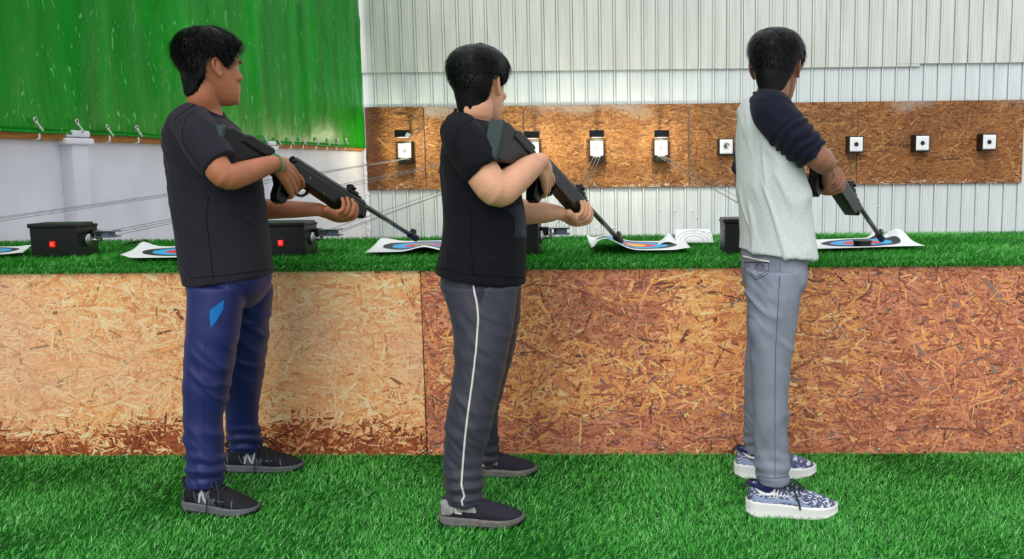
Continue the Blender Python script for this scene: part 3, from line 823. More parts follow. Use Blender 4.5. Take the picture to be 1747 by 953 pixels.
def scorecard():
    a, b = G(1152, 414, TZ + 0.003), G(1218, 414, TZ + 0.003)
    top = P(1151, 391, a.y + 0.02).z
    v = []; n = 14
    for j in range(n + 1):
        for i in range(n + 1):
            s, t = i / n, j / n; q = a.lerp(b, s)
            v.append((q.x - 0.012 * t * s, q.y + 0.05 * t * t + 0.004 * math.sin(3 * s), q.z + (top - a.z) * t))
    k = len(v)
    f = [(j * (n + 1) + i, j * (n + 1) + i + 1, (j + 1) * (n + 1) + i + 1, (j + 1) * (n + 1) + i) for j in range(n) for i in range(n)]
    o = obj('score_card', mesh_np('score_card', v, f, [M['paper']])); s = o.modifiers.new('s', 'SOLIDIFY'); s.thickness = 0.0012
    me = o.data; tree = bvh(me); rg = MB()
    for R in (18, 25, 32):
        line_on(tree, [(1184 + R * math.cos(t), 413 - 0.62 * R * math.sin(t)) for t in np.linspace(0.12, 3.0, 16)], 0.0007, 24, 0.001, rg)
    for (x, y) in ((1184, 395), (1201, 395), (1210, 397)): rg.ell(hit(tree, x, y, 0.001) or a, (0.003, 0.002, 0.003), n=8)
    origin_to(o, a)
    tag(o, 'white square card with faint rings leaning upright left of the raglan boy\'s changer box', 'card')
    r = obj('score_ring', rg.mesh('score_ring', [M['grey_ink']])); r.parent = o; r.data.transform(Matrix.Translation(-a))
scorecard()
sheet('blank_paper', [(1118, 418), (1160, 418), (1156, 411), (1126, 411)], lambda s, t: (0, 0, 0.036 * g_(s, 0.5, .3) * (0.4 + 0.6 * t)), 'small blank white paper humped beside the upright score card', 'paper', [M['paper']], 14, 10)
q = G(1471, 419, TZ + 0.006)
tin = thing('pellet_tin', 'flat round black pellet tin on the paper by the third rifle muzzle', 'tin', q)
mb = MB(); mb.cyl(q, q + Vector((0, 0, 0.014)), 0.036, 32); obj('tin_base', mb.mesh('tin_base', [M['black_metal']], False), tin, bevel=0.002)
mb = MB(); mb.cyl(q + Vector((0, 0, 0.0142)), q + Vector((0, 0, 0.023)), 0.0385, 32); obj('tin_lid', mb.mesh('tin_lid', [M['black_plastic']], False), tin, bevel=0.003)
mb = MB(); mb.tube([G(212, 417, TZ), G(222, 414, TZ + .004), G(236, 412, TZ + .012), G(246, 409, TZ + .012), G(252, 411, TZ)], 0.004, n=8)
o = obj('black_cable', mb.mesh('black_cable', [M['black_plastic']])); origin_to(o, G(230, 413, TZ)); tag(o, 'short black cable lying on the turf right of the leftmost changer box', 'cable')

# ------------------------------------------------------------------ air rifles
RIFLE_L = 1.127
def rifle_proto():
    root = thing('air_rifle', '-', 'air rifle', (0, 0, 0), 'air rifles')
    def slab(name, poly, hw, m, bev, wfn=None):
        bm = bmesh.new()
        vs = [bm.verts.new((x, -hw, z)) for x, z in poly]
        f = bm.faces.new(vs); r = bmesh.ops.extrude_face_region(bm, geom=[f])
        for v in r['geom']:
            if isinstance(v, bmesh.types.BMVert): v.co.y = hw
        bmesh.ops.recalc_face_normals(bm, faces=bm.faces[:])
        if wfn:
            for v in bm.verts: v.co.y *= wfn(v.co.x, v.co.z)
        bmesh.ops.triangulate(bm, faces=[q for q in bm.faces if len(q.verts) > 4])
        me = bpy.data.meshes.new(name); bm.to_mesh(me); bm.free(); me.materials.append(m)
        o = obj(name, me, root, bevel=bev)
        if bev: o.modifiers['bevel'].segments = 3; o.modifiers['bevel'].angle_limit = math.radians(50)
        me.polygons.foreach_set('use_smooth', [True] * len(me.polygons))
        me.set_sharp_from_angle(angle=math.radians(35))
        return o
    top = [(0.012, -0.030), (0.035, -0.018), (0.22, -0.012), (0.265, -0.020), (0.287, -0.038), (0.305, -0.044), (0.322, -0.036), (0.330, -0.014), (0.340, -0.002), (0.757, -0.002)]
    bot = [(0.757, -0.046), (0.738, -0.058), (0.728, -0.048), (0.705, -0.070), (0.60, -0.068), (0.50, -0.064), (0.44, -0.060), (0.385, -0.058), (0.362, -0.062), (0.352, -0.090), (0.345, -0.150), (0.330, -0.166), (0.302, -0.162), (0.294, -0.140), (0.296, -0.105), (0.282, -0.084), (0.25, -0.082), (0.13, -0.118), (0.04, -0.152), (0.012, -0.158)]
    slab('stock', top + bot, 0.021, M['black_plastic'], 0.007, lambda x, z: 1.12 if x < 0.05 else 0.95 if x < 0.25 else (0.9 if z < -0.08 else 1.1))
    slab('butt_pad', [(-0.010, -0.045), (-0.003, -0.026), (0.014, -0.026), (0.014, -0.162), (-0.004, -0.164), (-0.012, -0.15), (-0.004, -0.10)], 0.0255, M['black_rubber'], 0.011)
    slab('cheek_rest', [(0.075, -0.052), (0.085, -0.022), (0.11, -0.008), (0.22, -0.004), (0.235, -0.012), (0.20, -0.05)], 0.026, M['black_plastic'], 0.008)
    mb = MB(); mb.tube([(0.365, 0, -0.056), (0.368, 0, -0.085), (0.385, 0, -0.099), (0.42, 0, -0.096), (0.442, 0, -0.078), (0.446, 0, -0.058)], 0.0048, n=8, flat=((0, 1, 0), 1.5))
    obj('trigger_guard', mb.mesh('trigger_guard', [M['black_plastic']]), root)
    mb = MB(); mb.tube([(0.402, 0, -0.056), (0.408, 0, -0.072), (0.402, 0, -0.088)], 0.0032, n=8); obj('trigger', mb.mesh('trigger', [M['gun_metal']]), root)
    mb = MB(); mb.cyl((0.332, 0, 0.004), (0.750, 0, 0.004), 0.0145, 24); obj('receiver', mb.mesh('receiver', [M['black_metal']], False), root, bevel=0.003)
    mb = MB(); mb.box((0.55, 0, 0.0185), (0.40, 0.010, 0.005)); obj('sight_rail', mb.mesh('sight_rail', [M['gun_metal']], False), root, bevel=0.001)
    mb = MB(); mb.cyl((0.740, 0, 0.004), (1.118, 0, 0.004), 0.0095, 20); obj('barrel', mb.mesh('barrel', [M['gun_metal']]), root)
    mb = MB(); mb.box((0.672, 0, 0.026), (0.055, 0.02, 0.014)); mb.box((0.655, 0, 0.039), (0.014, 0.026, 0.016)); mb.box((0.70, 0, 0.022), (0.05, 0.014, 0.008)); mb.cyl((0.665, -0.018, 0.036), (0.665, 0.018, 0.036), 0.006, 12)
    obj('rear_sight', mb.mesh('rear_sight', [M['black_plastic']], False), root, bevel=0.002)
    mb = MB(); mb.cyl((1.075, 0, 0.004), (1.127, 0, 0.004), 0.0145, 20); mb.box((1.098, 0, 0.023), (0.034, 0.006, 0.016)); mb.tube([(1.098, 0.011 * math.cos(t), 0.024 + 0.011 * math.sin(t)) for t in np.linspace(0, 2 * math.pi, 13)], 0.002, n=6, sub=1)
    obj('front_sight', mb.mesh('front_sight', [M['black_plastic']], False), root, bevel=0.002)
    mb = MB(); mb.cyl((0.415, -0.0245, -0.03), (0.415, 0.0245, -0.03), 0.005, 12); mb.cyl((0.50, -0.0245, -0.052), (0.50, 0.0245, -0.052), 0.004, 12); obj('bolt', mb.mesh('bolt', [M['gun_metal']], False), root)
    return root
def rifle_matrix(butt, muzzle):
    A = P(*butt)
    lo, hi = butt[2] + 0.3, butt[2] + 1.2
    for _ in range(50):
        m = (lo + hi) / 2
        if (P(*muzzle, m) - A).length < RIFLE_L: lo = m
        else: hi = m
    B = P(*muzzle, lo)
    x = (B - A).normalized(); z = (Vector((0, 0, 1)) - x * x.z).normalized(); y = z.cross(x)
    R = Matrix((x, y, z)).transposed().to_4x4()
    return Matrix.Translation(A) @ R
def copy_tree(o):
    c = o.copy(); S.collection.objects.link(c)
    for ch in o.children:
        d = ch.copy(); S.collection.objects.link(d); d.parent = c
    return c
RIFLES = [((378, 199, 3.00), (710, 408)), ((851, 190, 2.90), (1058, 413)), ((1349, 184, 3.05), (1504, 409))]
RM = [rifle_matrix(*r) for r in RIFLES]
rp = rifle_proto()
rl = ['black air rifle held by the boy in navy track pants, muzzle resting on paper', 'black air rifle held by the middle boy, its butt pad facing the viewer',
      'black air rifle half hidden by the elbow of the boy in raglan top']
for i in range(3):
    r = rp if i == 0 else copy_tree(rp)
    r.matrix_basis = RM[i]; r['label'] = rl[i]

# ------------------------------------------------------------------ people
def fabric(name, col, bump=0.25, var=0.08, rough=0.85, bscale=900, sheen=0.15, spec=0.2, vscale=18):
    return mat(name, col, rough, spec, var=var, vscale=vscale, bump=bump, bscale=bscale, sheen=sheen)
M['tee_charcoal'] = fabric('charcoal_knit', lin(35, 33, 43), sheen=0.05)
M['tee_black'] = fabric('navy_black_knit', lin(13, 14, 22), sheen=0.03)
M['raglan_grey'] = mat('heather_grey_knit', lin(206, 212, 212), 0.9, 0.15, var=0.14, vscale=260, bump=0.2, bscale=700)
M['raglan_navy'] = fabric('navy_knit', lin(18, 21, 38), sheen=0.05)
M['track_navy'] = fabric('navy_tracksuit', lin(22, 32, 94), 0.12, 0.06, 0.5, 700, 0.1, 0.4)
M['track_grey'] = fabric('dark_grey_tracksuit', lin(52, 52, 66), 0.12, 0.06, 0.55, 700, 0.1, 0.35)
M['denim'] = mat('washed_grey_denim', lin(132, 136, 152), 0.85, 0.2, var=0.20, vscale=9, bump=0.3, bscale=800)
M['blue_patch'] = fabric('blue_insert', lin(24, 112, 190))
M['piping'] = fabric('white_piping', lin(222, 216, 212), 0.1, 0.03)
M['dark_seam'] = mat('dark_seam', lin(50, 52, 66), 0.9, 0.1)
M['print_blue'] = fabric('faded_blue_print', lin(24, 31, 46))
M['hair'] = mat('black_hair', lin(4, 4, 5), 0.40, 0.20, bump=0.5, bscale=240, stretch=(1, 1, 0.25))
M['eye_white'] = mat('eye_white', lin(190, 184, 178), 0.4, 0.4)
M['iris'] = mat('brown_iris', lin(36, 22, 16), 0.2, 0.5)
M['bead_green'] = mat('green_beads', lin(60, 160, 110), 0.35, 0.5)
M['sock'] = fabric('navy_sock', lin(28, 34, 84))
M['shoe_black'] = mat('black_mesh_shoe', lin(27, 27, 34), 0.7, 0.3, var=0.15, vscale=60, bump=0.4, bscale=700)
M['sole_grey'] = mat('grey_rubber_sole', lin(104, 106, 112), 0.7, 0.3, var=0.1, vscale=30)
M['sole_black'] = mat('black_rubber_sole', lin(34, 36, 38), 0.7, 0.3)
M['logo_grey'] = mat('grey_emblem', lin(190, 194, 200), 0.5, 0.4)
M['slate'] = mat('slate_overlay', lin(84, 92, 100), 0.6, 0.3)
M['shoe_slip'] = mat('dark_knit_shoe', lin(46, 46, 56), 0.8, 0.2, var=0.18, vscale=120, bump=0.6, bscale=420, stretch=(1, 1, 2.5))
M['slip_grey'] = mat('pale_grey_knit', lin(150, 150, 152), 0.8, 0.2, var=0.3, vscale=90)
M['sole_taupe'] = mat('taupe_rubber_sole', lin(118, 112, 110), 0.7, 0.3, var=0.2, vscale=40)
M['sole_white'] = mat('white_foam_sole', lin(240, 238, 238), 0.6, 0.3)
M['lace'] = mat('dark_lace', lin(52, 54, 58), 0.8, 0.2)
def camo_mat():
    m, nt, b = new_mat('blue_white_knit_shoe')
    tc = N(nt, 'ShaderNodeTexCoord'); mp = N(nt, 'ShaderNodeMapping'); mp.inputs['Scale'].default_value = (1, 1, 1.8); mp.inputs['Rotation'].default_value = (0, 0.5, 0)
    nt.links.new(tc.outputs['Object'], mp.inputs[0])
    n = N(nt, 'ShaderNodeTexNoise'); n.inputs['Scale'].default_value = 42; n.inputs['Detail'].default_value = 2; n.inputs['Distortion'].default_value = 1.5
    nt.links.new(mp.outputs[0], n.inputs['Vector'])
    r = N(nt, 'ShaderNodeValToRGB'); r.color_ramp.interpolation = 'CONSTANT'; e = r.color_ramp.elements
    e[0].position = 0; e[0].color = lin(78, 84, 116); e[1].position = 0.56; e[1].color = lin(206, 210, 224)
    nt.links.new(n.outputs[0], r.inputs[0]); nt.links.new(r.outputs[0], b.inputs['Base Color'])
    b.inputs['Roughness'].default_value = 0.8
    return m
M['shoe_blue'] = camo_mat()
M['blue_band'] = mat('pale_blue_overlay', lin(150, 162, 200), 0.6, 0.3)

def tab(t, x):
    for (a, b) in zip(t, t[1:]):
        if x <= b[0]:
            k = (x - a[0]) / (b[0] - a[0]) if b[0] > a[0] else 0; k = min(max(k, 0), 1)
            return [p + (q - p) * k for p, q in zip(a[1:], b[1:])]
    return list(t[-1][1:])
def smooth(x): x = min(max(x, 0), 1); return x * x * (3 - 2 * x)
HEAD = [(-0.004, .066, .030, .016), (0.002, .082, .020, .028), (0.014, .092, .006, .040), (0.032, .094, -.012, .050), (0.055, .094, -.040, .058), (0.075, .094, -.062, .063), (0.100, .092, -.080, .068), (0.122, .088, -.091, .0715),
        (0.142, .093, -.097, .0735), (0.165, .090, -.099, .0745), (0.185, .081, -.093, .071), (0.202, .064, -.080, .062), (0.214, .044, -.062, .049), (0.222, .020, -.040, .031), (0.226, -.002, -.018, .010)]
HC0 = Vector((-0.004, 0, 0.120))
HAIRT = [(a, f, min(b, -0.070 - 0.12 * a if a < 0.1 else b), max(w, 0.054) if a < 0.06 else w) for a, f, b, w in HEAD]
def head_pt(th, z, off=0.0, T=HEAD):
    f, b, w = tab(T, z)
    if T is HAIRT and math.cos(th) > -0.15:
        f0, b0, w0 = tab(HEAD, z); k = smooth((math.cos(th) + 0.15) / 0.3); b += (b0 - b) * k; w += (w0 - w) * k
    c, a = (f + b) / 2, (f - b) / 2
    ct, st = math.cos(th), math.sin(th)
    e = 2 / 2.25
    p = Vector((c + a * math.copysign(abs(ct) ** e, ct), w * math.copysign(abs(st) ** e, st), z))
    if off: p += (p - Vector((HC0.x, 0, min(max(z, 0.05), 0.13)))).normalized() * off
    return p
HAIRLINE = [(0, .180), (30, .174), (48, .164), (60, .146), (68, .118), (78, .108), (86, .128), (96, .142), (106, .138), (114, .108), (122, .070), (138, .030), (155, .018), (180, .012)]
def hair_off(th, z, nape=0.0):
    a = abs(math.degrees(math.atan2(math.sin(th), math.cos(th))))
    zh = tab(HAIRLINE, a)[0] + (nape if a > 110 else 0)
    T = 0.0065 + 0.0135 * smooth((z - 0.06) / 0.12) - 0.005 * smooth((z - 0.08) / 0.04) * smooth((0.19 - z) / 0.05) * smooth((a - 60) / 25) * smooth((150 - a) / 30)
    if a < 70: T += 0.006 * smooth((70 - a) / 40)
    lo = -0.012 - 0.022 * smooth((0.075 - z) / 0.03) * smooth((135 - a) / 15)
    return lo + (T - lo) * smooth((z - zh) / 0.018 + 0.35), zh
def hair_mesh(Hm, seed, n_str, nape, spike):
    r = np.random.default_rng(seed)
    zs = list(np.linspace(0.0, 0.2, 54)) + list(np.linspace(0.203, 0.2258, 16))
    rings = []
    for z in zs:
        rg = []
        for j in range(110):
            th = 2 * math.pi * j / 110
            off, zh = hair_off(th, z, nape)
            p0 = head_pt(th, z, 0, HAIRT)
            nz = noise.noise(Vector((p0.x * 60, p0.y * 60, p0.z * 22 + seed)))
            nz2 = noise.noise(Vector((p0.x * 22, p0.y * 22, p0.z * 14 + seed)))
            if off > 0: off += 0.0025 * nz + 0.003 * nz2
            rg.append(Hm @ head_pt(th, z, off, HAIRT))
        rings.append(rg)
    mb = MB(); mb.loft(rings)
    crown = Vector((-0.062, 0.012, 0.205))
    v = []; f = []
    k = 0
    while k < n_str:
        th = r.uniform(-math.pi, math.pi); z = 0.012 + (0.2255 - 0.012) * r.random() ** 0.8
        off, zh = hair_off(th, z, nape)
        if off < 0.004: continue
        p = head_pt(th, z, off - 0.002, HAIRT); nrm = (p - HC0).normalized()
        d = (p - crown); d -= nrm * d.dot(nrm)
        if d.length < 1e-4: continue
        d.normalize(); d = (d + Vector((0.0, 0, -0.55)) + Vector(r.normal(0, 0.22, 3))); d -= nrm * d.dot(nrm); d.normalize()
        L = r.uniform(0.010, 0.022) * (0.6 + 0.6 * smooth((z - 0.06) / 0.12))
        if abs(math.degrees(th)) < 60 and z > 0.15: L *= 1.3
        sd = d.cross(nrm).normalized() * r.uniform(0.0006, 0.0013)
        m = p + d * L * 0.55 + nrm * L * spike * 0.5; t = p + d * L + nrm * L * spike * r.uniform(0.2, 1.0)
        o = len(v); v += [Hm @ q for q in (p - sd, p + sd, m + sd * 0.8, m - sd * 0.8, t)]; f += [(o, o + 1, o + 2, o + 3), (o + 3, o + 2, o + 4)]
        k += 1
    mb.add(v, f)
    return mb.mesh('hair', [M['hair']])
def head_geo(mb, Hm):
    zs = [h[0] for h in HEAD]
    zz = sorted(set(list(np.linspace(-0.004, 0.226, 40)) + zs))
    mb.loft([[Hm @ head_pt(2 * math.pi * j / 40, z) for j in range(40)] for z in zz])
    R3 = Hm.to_3x3()
    s = R3.col[0].length; Rn = Matrix([c / s for c in R3.transposed()]).transposed()
    def E(c, r, rot=None): mb.ell(Hm @ Vector(c), [q * s for q in r], Rn @ rot if rot else Rn, 16)
    def T(p, r): mb.tube([Hm @ Vector(q) for q in p], [q * s for q in r], n=10, sub=4)
    T([(0.084, 0, 0.128), (0.094, 0, 0.110), (0.102, 0, 0.093)], [0.007, 0.008, 0.009])          # nose
    for sy in (-1, 1):
        E((0.096, sy * 0.010, 0.088), (0.009, 0.007, 0.006))
        E((0.088, sy * 0.030, 0.139), (0.010, 0.020, 0.006))                                       # brow ridge
        E((0.074, sy * 0.040, 0.088), (0.018, 0.018, 0.016))                                       # cheek
        ear = Matrix.Rotation(sy * -0.38, 3, 'Z') @ Matrix.Rotation(-0.18, 3, 'Y')
        c = Vector((-0.004, sy * 0.079, 0.112))
        pts = [(0.008, 0, -0.022), (0.012, 0, 0.0), (0.010, 0, 0.018), (0.0, 0, 0.028), (-0.012, 0, 0.026), (-0.019, 0, 0.012), (-0.016, 0, -0.006), (-0.006, 0, -0.022), (0.003, 0, -0.030)]
        T([c + ear @ Vector((a, b - sy * 0.002, q)) for a, b, q in pts], [0.0042] * 9)
        E(c + Vector((0, -sy * 0.004, 0)), (0.013, 0.0045, 0.023), ear)
        E(c + ear @ Vector((0.004, 0, -0.026)), (0.006, 0.0045, 0.007), ear)
    T([(0.088, -0.020, 0.057), (0.097, -0.006, 0.0605), (0.0975, 0, 0.060), (0.097, 0.006, 0.0605), (0.088, 0.020, 0.057)], [0.003, 0.0055, 0.006, 0.0055, 0.003])
    T([(0.088, -0.017, 0.054), (0.095, -0.005, 0.0495), (0.0955, 0, 0.049), (0.095, 0.005, 0.0495), (0.088, 0.017, 0.054)], [0.003, 0.006, 0.0065, 0.006, 0.003])
    E((0.084, 0, 0.014), (0.014, 0.018, 0.014))

def ring(bx, by, fx, fy, Y, b, phi, inset=0.0, n=44, ex=2.3):
    pb, pf = P(bx, by, Y), P(fx, fy, Y)
    c = (pb + pf) / 2; w = abs(pf.x - pb.x) / 2; dz = pf.z - pb.z
    sp, cp = math.sin(phi), math.cos(phi)
    a = math.sqrt(max(w * w - (b * sp) ** 2, (0.45 * w) ** 2)) / cp
    a -= inset; b -= inset
    fh = Vector((cp, sp, 0)); lh = Vector((-sp, cp, 0))
    out = []
    e = 2 / ex
    for j in range(n):
        t = 2 * math.pi * j / n; ct, st = math.cos(t), math.sin(t)
        q = c + fh * (a * math.copysign(abs(ct) ** e, ct)) + lh * (b * math.copysign(abs(st) ** e, st))
        q.z += (q.x - c.x) / max(w, 1e-3) * dz / 2
        out.append(q)
    return out
def dense(rows, k=4):
    """smooth in-between rows"""
    out = []; m = len(rows)
    for i in range(m - 1):
        p0, p1, p2, p3 = rows[max(i - 1, 0)], rows[i], rows[i + 1], rows[min(i + 2, m - 1)]
        for s in range(k):
            t = s / k
            out.append([0.5 * (2 * b + (c - a) * t + (2 * a - 5 * b + 4 * c - d) * t * t + (3 * b - a - 3 * c + d) * t ** 3) for a, b, c, d in zip(p0, p1, p2, p3)])
    out.append(list(rows[-1])); return out
def folds(amp, sc, rot, seed, extra=None):
    Rt = Matrix.Rotation(rot, 3, 'Y'); sv = Vector(sc)
    def fn(p):
        q = Rt @ p
        wv = 0.35 * noise.noise(p * 5 + Vector((seed, 0, 0)))
        a = noise.noise(Vector((q.x * sv.x + wv, q.y * sv.y, q.z * sv.z + seed)))
        b = noise.noise(Vector((q.x * sv.x * 1.9 + 5, q.y * sv.y * 1.7, q.z * sv.z * 1.7 + seed)))
        m1 = smooth((noise.noise(p * 4.2 + Vector((0, seed, 0))) + 0.25) / 0.5); m2 = smooth((noise.noise(p * 5.5 + Vector((0, 0, seed + 9))) + 0.15) / 0.4)
        d = amp * m1 * (math.exp(-(a / 0.16) ** 2) - 0.25) + amp * 0.6 * m2 * (math.exp(-(b / 0.16) ** 2) - 0.25)
        d += amp * 0.5 * noise.noise(p * 8 + Vector((seed, 3, 0)))
        return d + (extra(p) if extra else 0)
    return fn

def shoe(root, heel, toe, kind, i):
    a, b = heel.copy(), toe.copy(); a.z = b.z = 0.004
    x = (b - a); L = x.length; x.normalize(); y = Vector((-x.y, x.x, 0))
    side = -1
    def W(s): return [q for q in tab([(0, .004), (.006, .014), (.025, .025), (.07, .033), (.2, .036), (.4, .036), (.55, .042), (.7, .047), (.82, .044), (.90, .037), (.95, .028), (.98, .018), (.993, .010), (1, .002)], s)][0]
    tops = {'sneaker': [(0, .05), (.03, .082), (.10, .094), (.25, .090), (.38, .098), (.48, .090), (.6, .074), (.75, .060), (.88, .047), (.96, .036), (1, .024)],
            'slip_on': [(0, .05), (.03, .084), (.10, .092), (.25, .086), (.38, .092), (.5, .080), (.62, .068), (.78, .056), (.9, .046), (.96, .038), (1, .026)],
            'runner': [(0, .06), (.03, .098), (.08, .108), (.2, .092), (.36, .104), (.46, .098), (.6, .084), (.75, .070), (.88, .057), (.96, .044), (1, .03)]}[kind]
    sole_t = {'sneaker': [(0, .030), (.15, .032), (.4, .026), (.7, .022), (1, .026)], 'slip_on': [(0, .032), (.2, .030), (.5, .022), (.8, .020), (1, .028)], 'runner': [(0, .050), (.2, .048), (.5, .038), (.8, .032), (1, .036)]}[kind]
    def pt(s, v, z): return a + x * (s * L) + y * v + Vector((0, 0, z))
    ss = list(np.linspace(0.0, 0.08, 6)) + list(np.linspace(0.1, 0.9, 26)) + list(np.linspace(0.92, 1.0, 7))
    rings = []
    for s in ss:
        w, tp, sb = W(s), tab(tops, s)[0], tab(sole_t, s)[0]
        z0 = sb * 0.6; h = (tp - z0) / 2; rg = []
        for j in range(28):
            t = 2 * math.pi * j / 28; ct, st = math.cos(t), math.sin(t)
            zz = z0 + h + h * math.copysign(abs(st) ** (2 / 2.4), st); k = min(max(float((zz - z0) / (2 * h)), 0.0), 1.0)
            nar = 1 - 0.42 * k ** 2.2 * (1 if s > 0.3 else 0.55)
            rg.append(pt(s, w * math.copysign(abs(ct) ** (2 / 2.6), ct) * nar, zz))
        rings.append(rg)
    um = {'sneaker': 'shoe_black', 'slip_on': 'shoe_slip', 'runner': 'shoe_blue'}[kind]
    ub = MB(); ub.loft(rings)
    if kind != 'slip_on':   # heel collar
        cbm = MB(); cbm.tube([pt(0.20, -0.03, 0.086), pt(0.10, -0.028, 0.099), pt(0.035, -0.014, 0.104), pt(0.03, 0.014, 0.104), pt(0.10, 0.028, 0.099), pt(0.20, 0.03, 0.086)], 0.006, n=8)
    me = ub.mesh('shoe', [M[um]])
    tree = bvh(me)
    up = obj('shoe', me, root)
    if kind != 'slip_on': sub('padded_collar', cbm.mesh('padded_collar', [M['shoe_black' if kind == 'sneaker' else 'sock']]), up, root)
    # sole
    out = [(s, W(s) + 0.005) for s in 0.5 - 0.5 * np.cos(np.linspace(0, math.pi, 46))]
    outline = [(s, -w) for s, w in out] + [(s, w) for s, w in reversed(out)]
    lev = []
    for kz in (0.0, 0.12, 0.5, 0.88, 1.0):
        rg = []
        for s, w in outline:
            st = tab(sole_t, s)[0]; spring = 0.012 * smooth((s - 0.8) / 0.2) + 0.010 * smooth((0.12 - s) / 0.12)
            bul = {0.0: -0.005, 0.12: 0.0, 0.5: 0.0025, 0.88: 0.001, 1.0: -0.002}[kz]
            se = s + (0.012 if s > 0.99 else 0) - (0.014 if s < 0.01 else 0)
            rg.append(pt(se, w + math.copysign(bul, w), spring * (1 - kz) + kz * st))
        lev.append(rg)
    sm = {'sneaker': 'sole_grey', 'slip_on': 'sole_taupe', 'runner': 'sole_white'}[kind]
    sb = MB(); sb.loft(lev); sub('sole', sb.mesh('sole', [M[sm]]), up, root)
    if kind != 'runner':
        lev2 = [[q + Vector((0, 0, -0.002)) + (q - pt(0.5, 0, 0)) * 0.006 for q in lev[0]], [q.lerp(r_, 0.55) + (q - pt(0.5, 0, 0)) * 0.012 for q, r_ in zip(lev[0], lev[2])]]
        for rg in lev2:
            for q in rg: q.z = max(q.z, 0.0)
        sb = MB(); sb.loft(lev2); sub('outsole', sb.mesh('outsole', [M['sole_black']]), up, root)
    def on(s, z, off=0.0015):
        # a point on the shoe's outer (camera) side
        o = pt(s, side * 0.2, z); d = y * (-side)
        loc, nr, _, _ = tree.ray_cast(o, d)
        return loc + y * side * off if loc else pt(s, side * W(s), z)
    def patch(A, B, m, name, off=0.0015, k=14):
        pa = polyl(A, k); pb = polyl(B, k); mb = MB(); v = []
        for q, w in zip(pa, pb):
            for t in range(9): e = q.lerp(w, t / 8); v.append(on(e.x, e.y, off))
        f = [(9 * i_ + j, 9 * i_ + j + 1, 9 * (i_ + 1) + j + 1, 9 * (i_ + 1) + j) for i_ in range(k - 1) for j in range(8)]
        mb.add(v, f); return mb
    def emb(mbs, name, m):
        if name == 'emblem':
            mb = MB()
            for q in mbs: mb.add(q.v, q.f)
            mbs = [mb]
        for mb in mbs:
            o = sub(name, mb.mesh(name, [m]), up, root)
            if name == 'emblem': continue
            md = o.modifiers.new('s', 'SOLIDIFY'); md.thickness = 0.0007; md.offset = 0
    def lace(pts, r=0.0022):
        mb = MB(); mb.tube(pts, r, n=6, sub=4); sub('lace', mb.mesh('lace', [M['lace']]), up, root)
    if kind == 'sneaker':
        emb([patch([(.26, .066), (.40, .072)], [(.31, .026), (.53, .026)], 0, 0, 0.0006)], 'side_panel', M['slate'])
        dz = 0.0028
        emb([patch([(.275, .034), (.305, .076)], [(.302, .034), (.332, .076)], 0, 0, dz), patch([(.308, .076), (.372, .034)], [(.340, .076), (.404, .034)], 0, 0, dz + .0006), patch([(.378, .034), (.408, .076)], [(.405, .034), (.435, .076)], 0, 0, dz)], 'emblem', M['logo_grey'])
        emb([patch([(.20, .078), (.25, .034)], [(.215, .078), (.268, .034)], 0, 0), patch([(.44, .036), (.50, .056)], [(.49, .032), (.53, .050)], 0, 0), patch([(.56, .05), (.66, .048)], [(.57, .042), (.64, .044)], 0, 0), patch([(.74, .050), (.76, .026)], [(.755, .050), (.775, .026)], 0, 0)], 'overlay', M['slate'])
        emb([patch([(.045, .095), (.06, .036)], [(.065, .095), (.08, .036)], 0, 0)], 'heel_pull', M['slate'])
        for k in range(4):
            s = .40 + .055 * k; z = tab(tops, s)[0]; lace([pt(s, -.026, z - .012), pt(s + .01, 0, z + .004), pt(s + .02, .026, z - .014)])
        z = tab(tops, .42)[0]
        lace([pt(.42, 0, z + .006), pt(.46, -.03, z - .002), pt(.45, -.050, z - .03), pt(.44, -.052, .03), pt(.43, -.054, .008)])
        lace([pt(.42, 0, z + .006), pt(.50, -.02, z + .012), pt(.60, -.045, z - .02), pt(.64, -.052, .03)])
        lace([pt(.42, 0, z + .006), pt(.47, .01, z + .026), pt(.56, .02, z + .012), pt(.62, .03, z - .012)])
        lace([pt(.42, 0, z + .006), pt(.45, -.03, z + .02), pt(.53, -.04, z - .01), pt(.50, -.03, z - .02), pt(.43, -.005, z + .004)])
    elif kind == 'slip_on':
        emb([patch([(.015, .080), (.14, .090), (.26, .070), (.30, .05)], [(.02, .034), (.14, .036), (.20, .050), (.27, .046)], 0, 0)], 'heel_panel', M['slip_grey'])
        emb([patch([(.16, .070), (.28, .066)], [(.155, .064), (.275, .060)], 0, 0, .0025), patch([(.185, .066), (.225, .044)], [(.20, .066), (.24, .044)], 0, 0, .0025), patch([(.20, .050), (.29, .046)], [(.20, .045), (.28, .041)], 0, 0, .0025)], 'emblem', M['piping'])
        emb([patch([(.28, .058), (.36, .066), (.44, .064), (.46, .052)], [(.28, .05), (.36, .046), (.42, .046), (.45, .044)], 0, 0)], 'side_print', M['slip_grey'])
        emb([patch([(.05, .026), (.2, .020), (.35, .018)], [(.05, .018), (.2, .012), (.35, .012)], 0, 0, .008)], 'sole_groove', M['sole_black'])
    else:
        dz = .0022
        emb([patch([(.05, .074), (.2, .062), (.4, .060), (.55, .056), (.66, .046), (.71, .032)], [(.05, .056), (.2, .047), (.4, .048), (.5, .046), (.57, .040), (.61, .032)], 0, 0, dz, 18)], 'side_band', M['blue_band'])
        emb([patch([(.08, .104), (.14, .088), (.22, .078), (.30, .080)], [(.08, .092), (.14, .076), (.22, .070), (.30, .074)], 0, 0, dz)], 'collar_lining', M['sole_white'])
        emb([patch([(.3 + .035 * k, .094 - .006 * k), (.28 + .035 * k, .066)], [(.312 + .035 * k, .094 - .006 * k), (.292 + .035 * k, .066)], 0, 0, dz) for k in range(5)], 'knit_stripe', M['sole_white'])
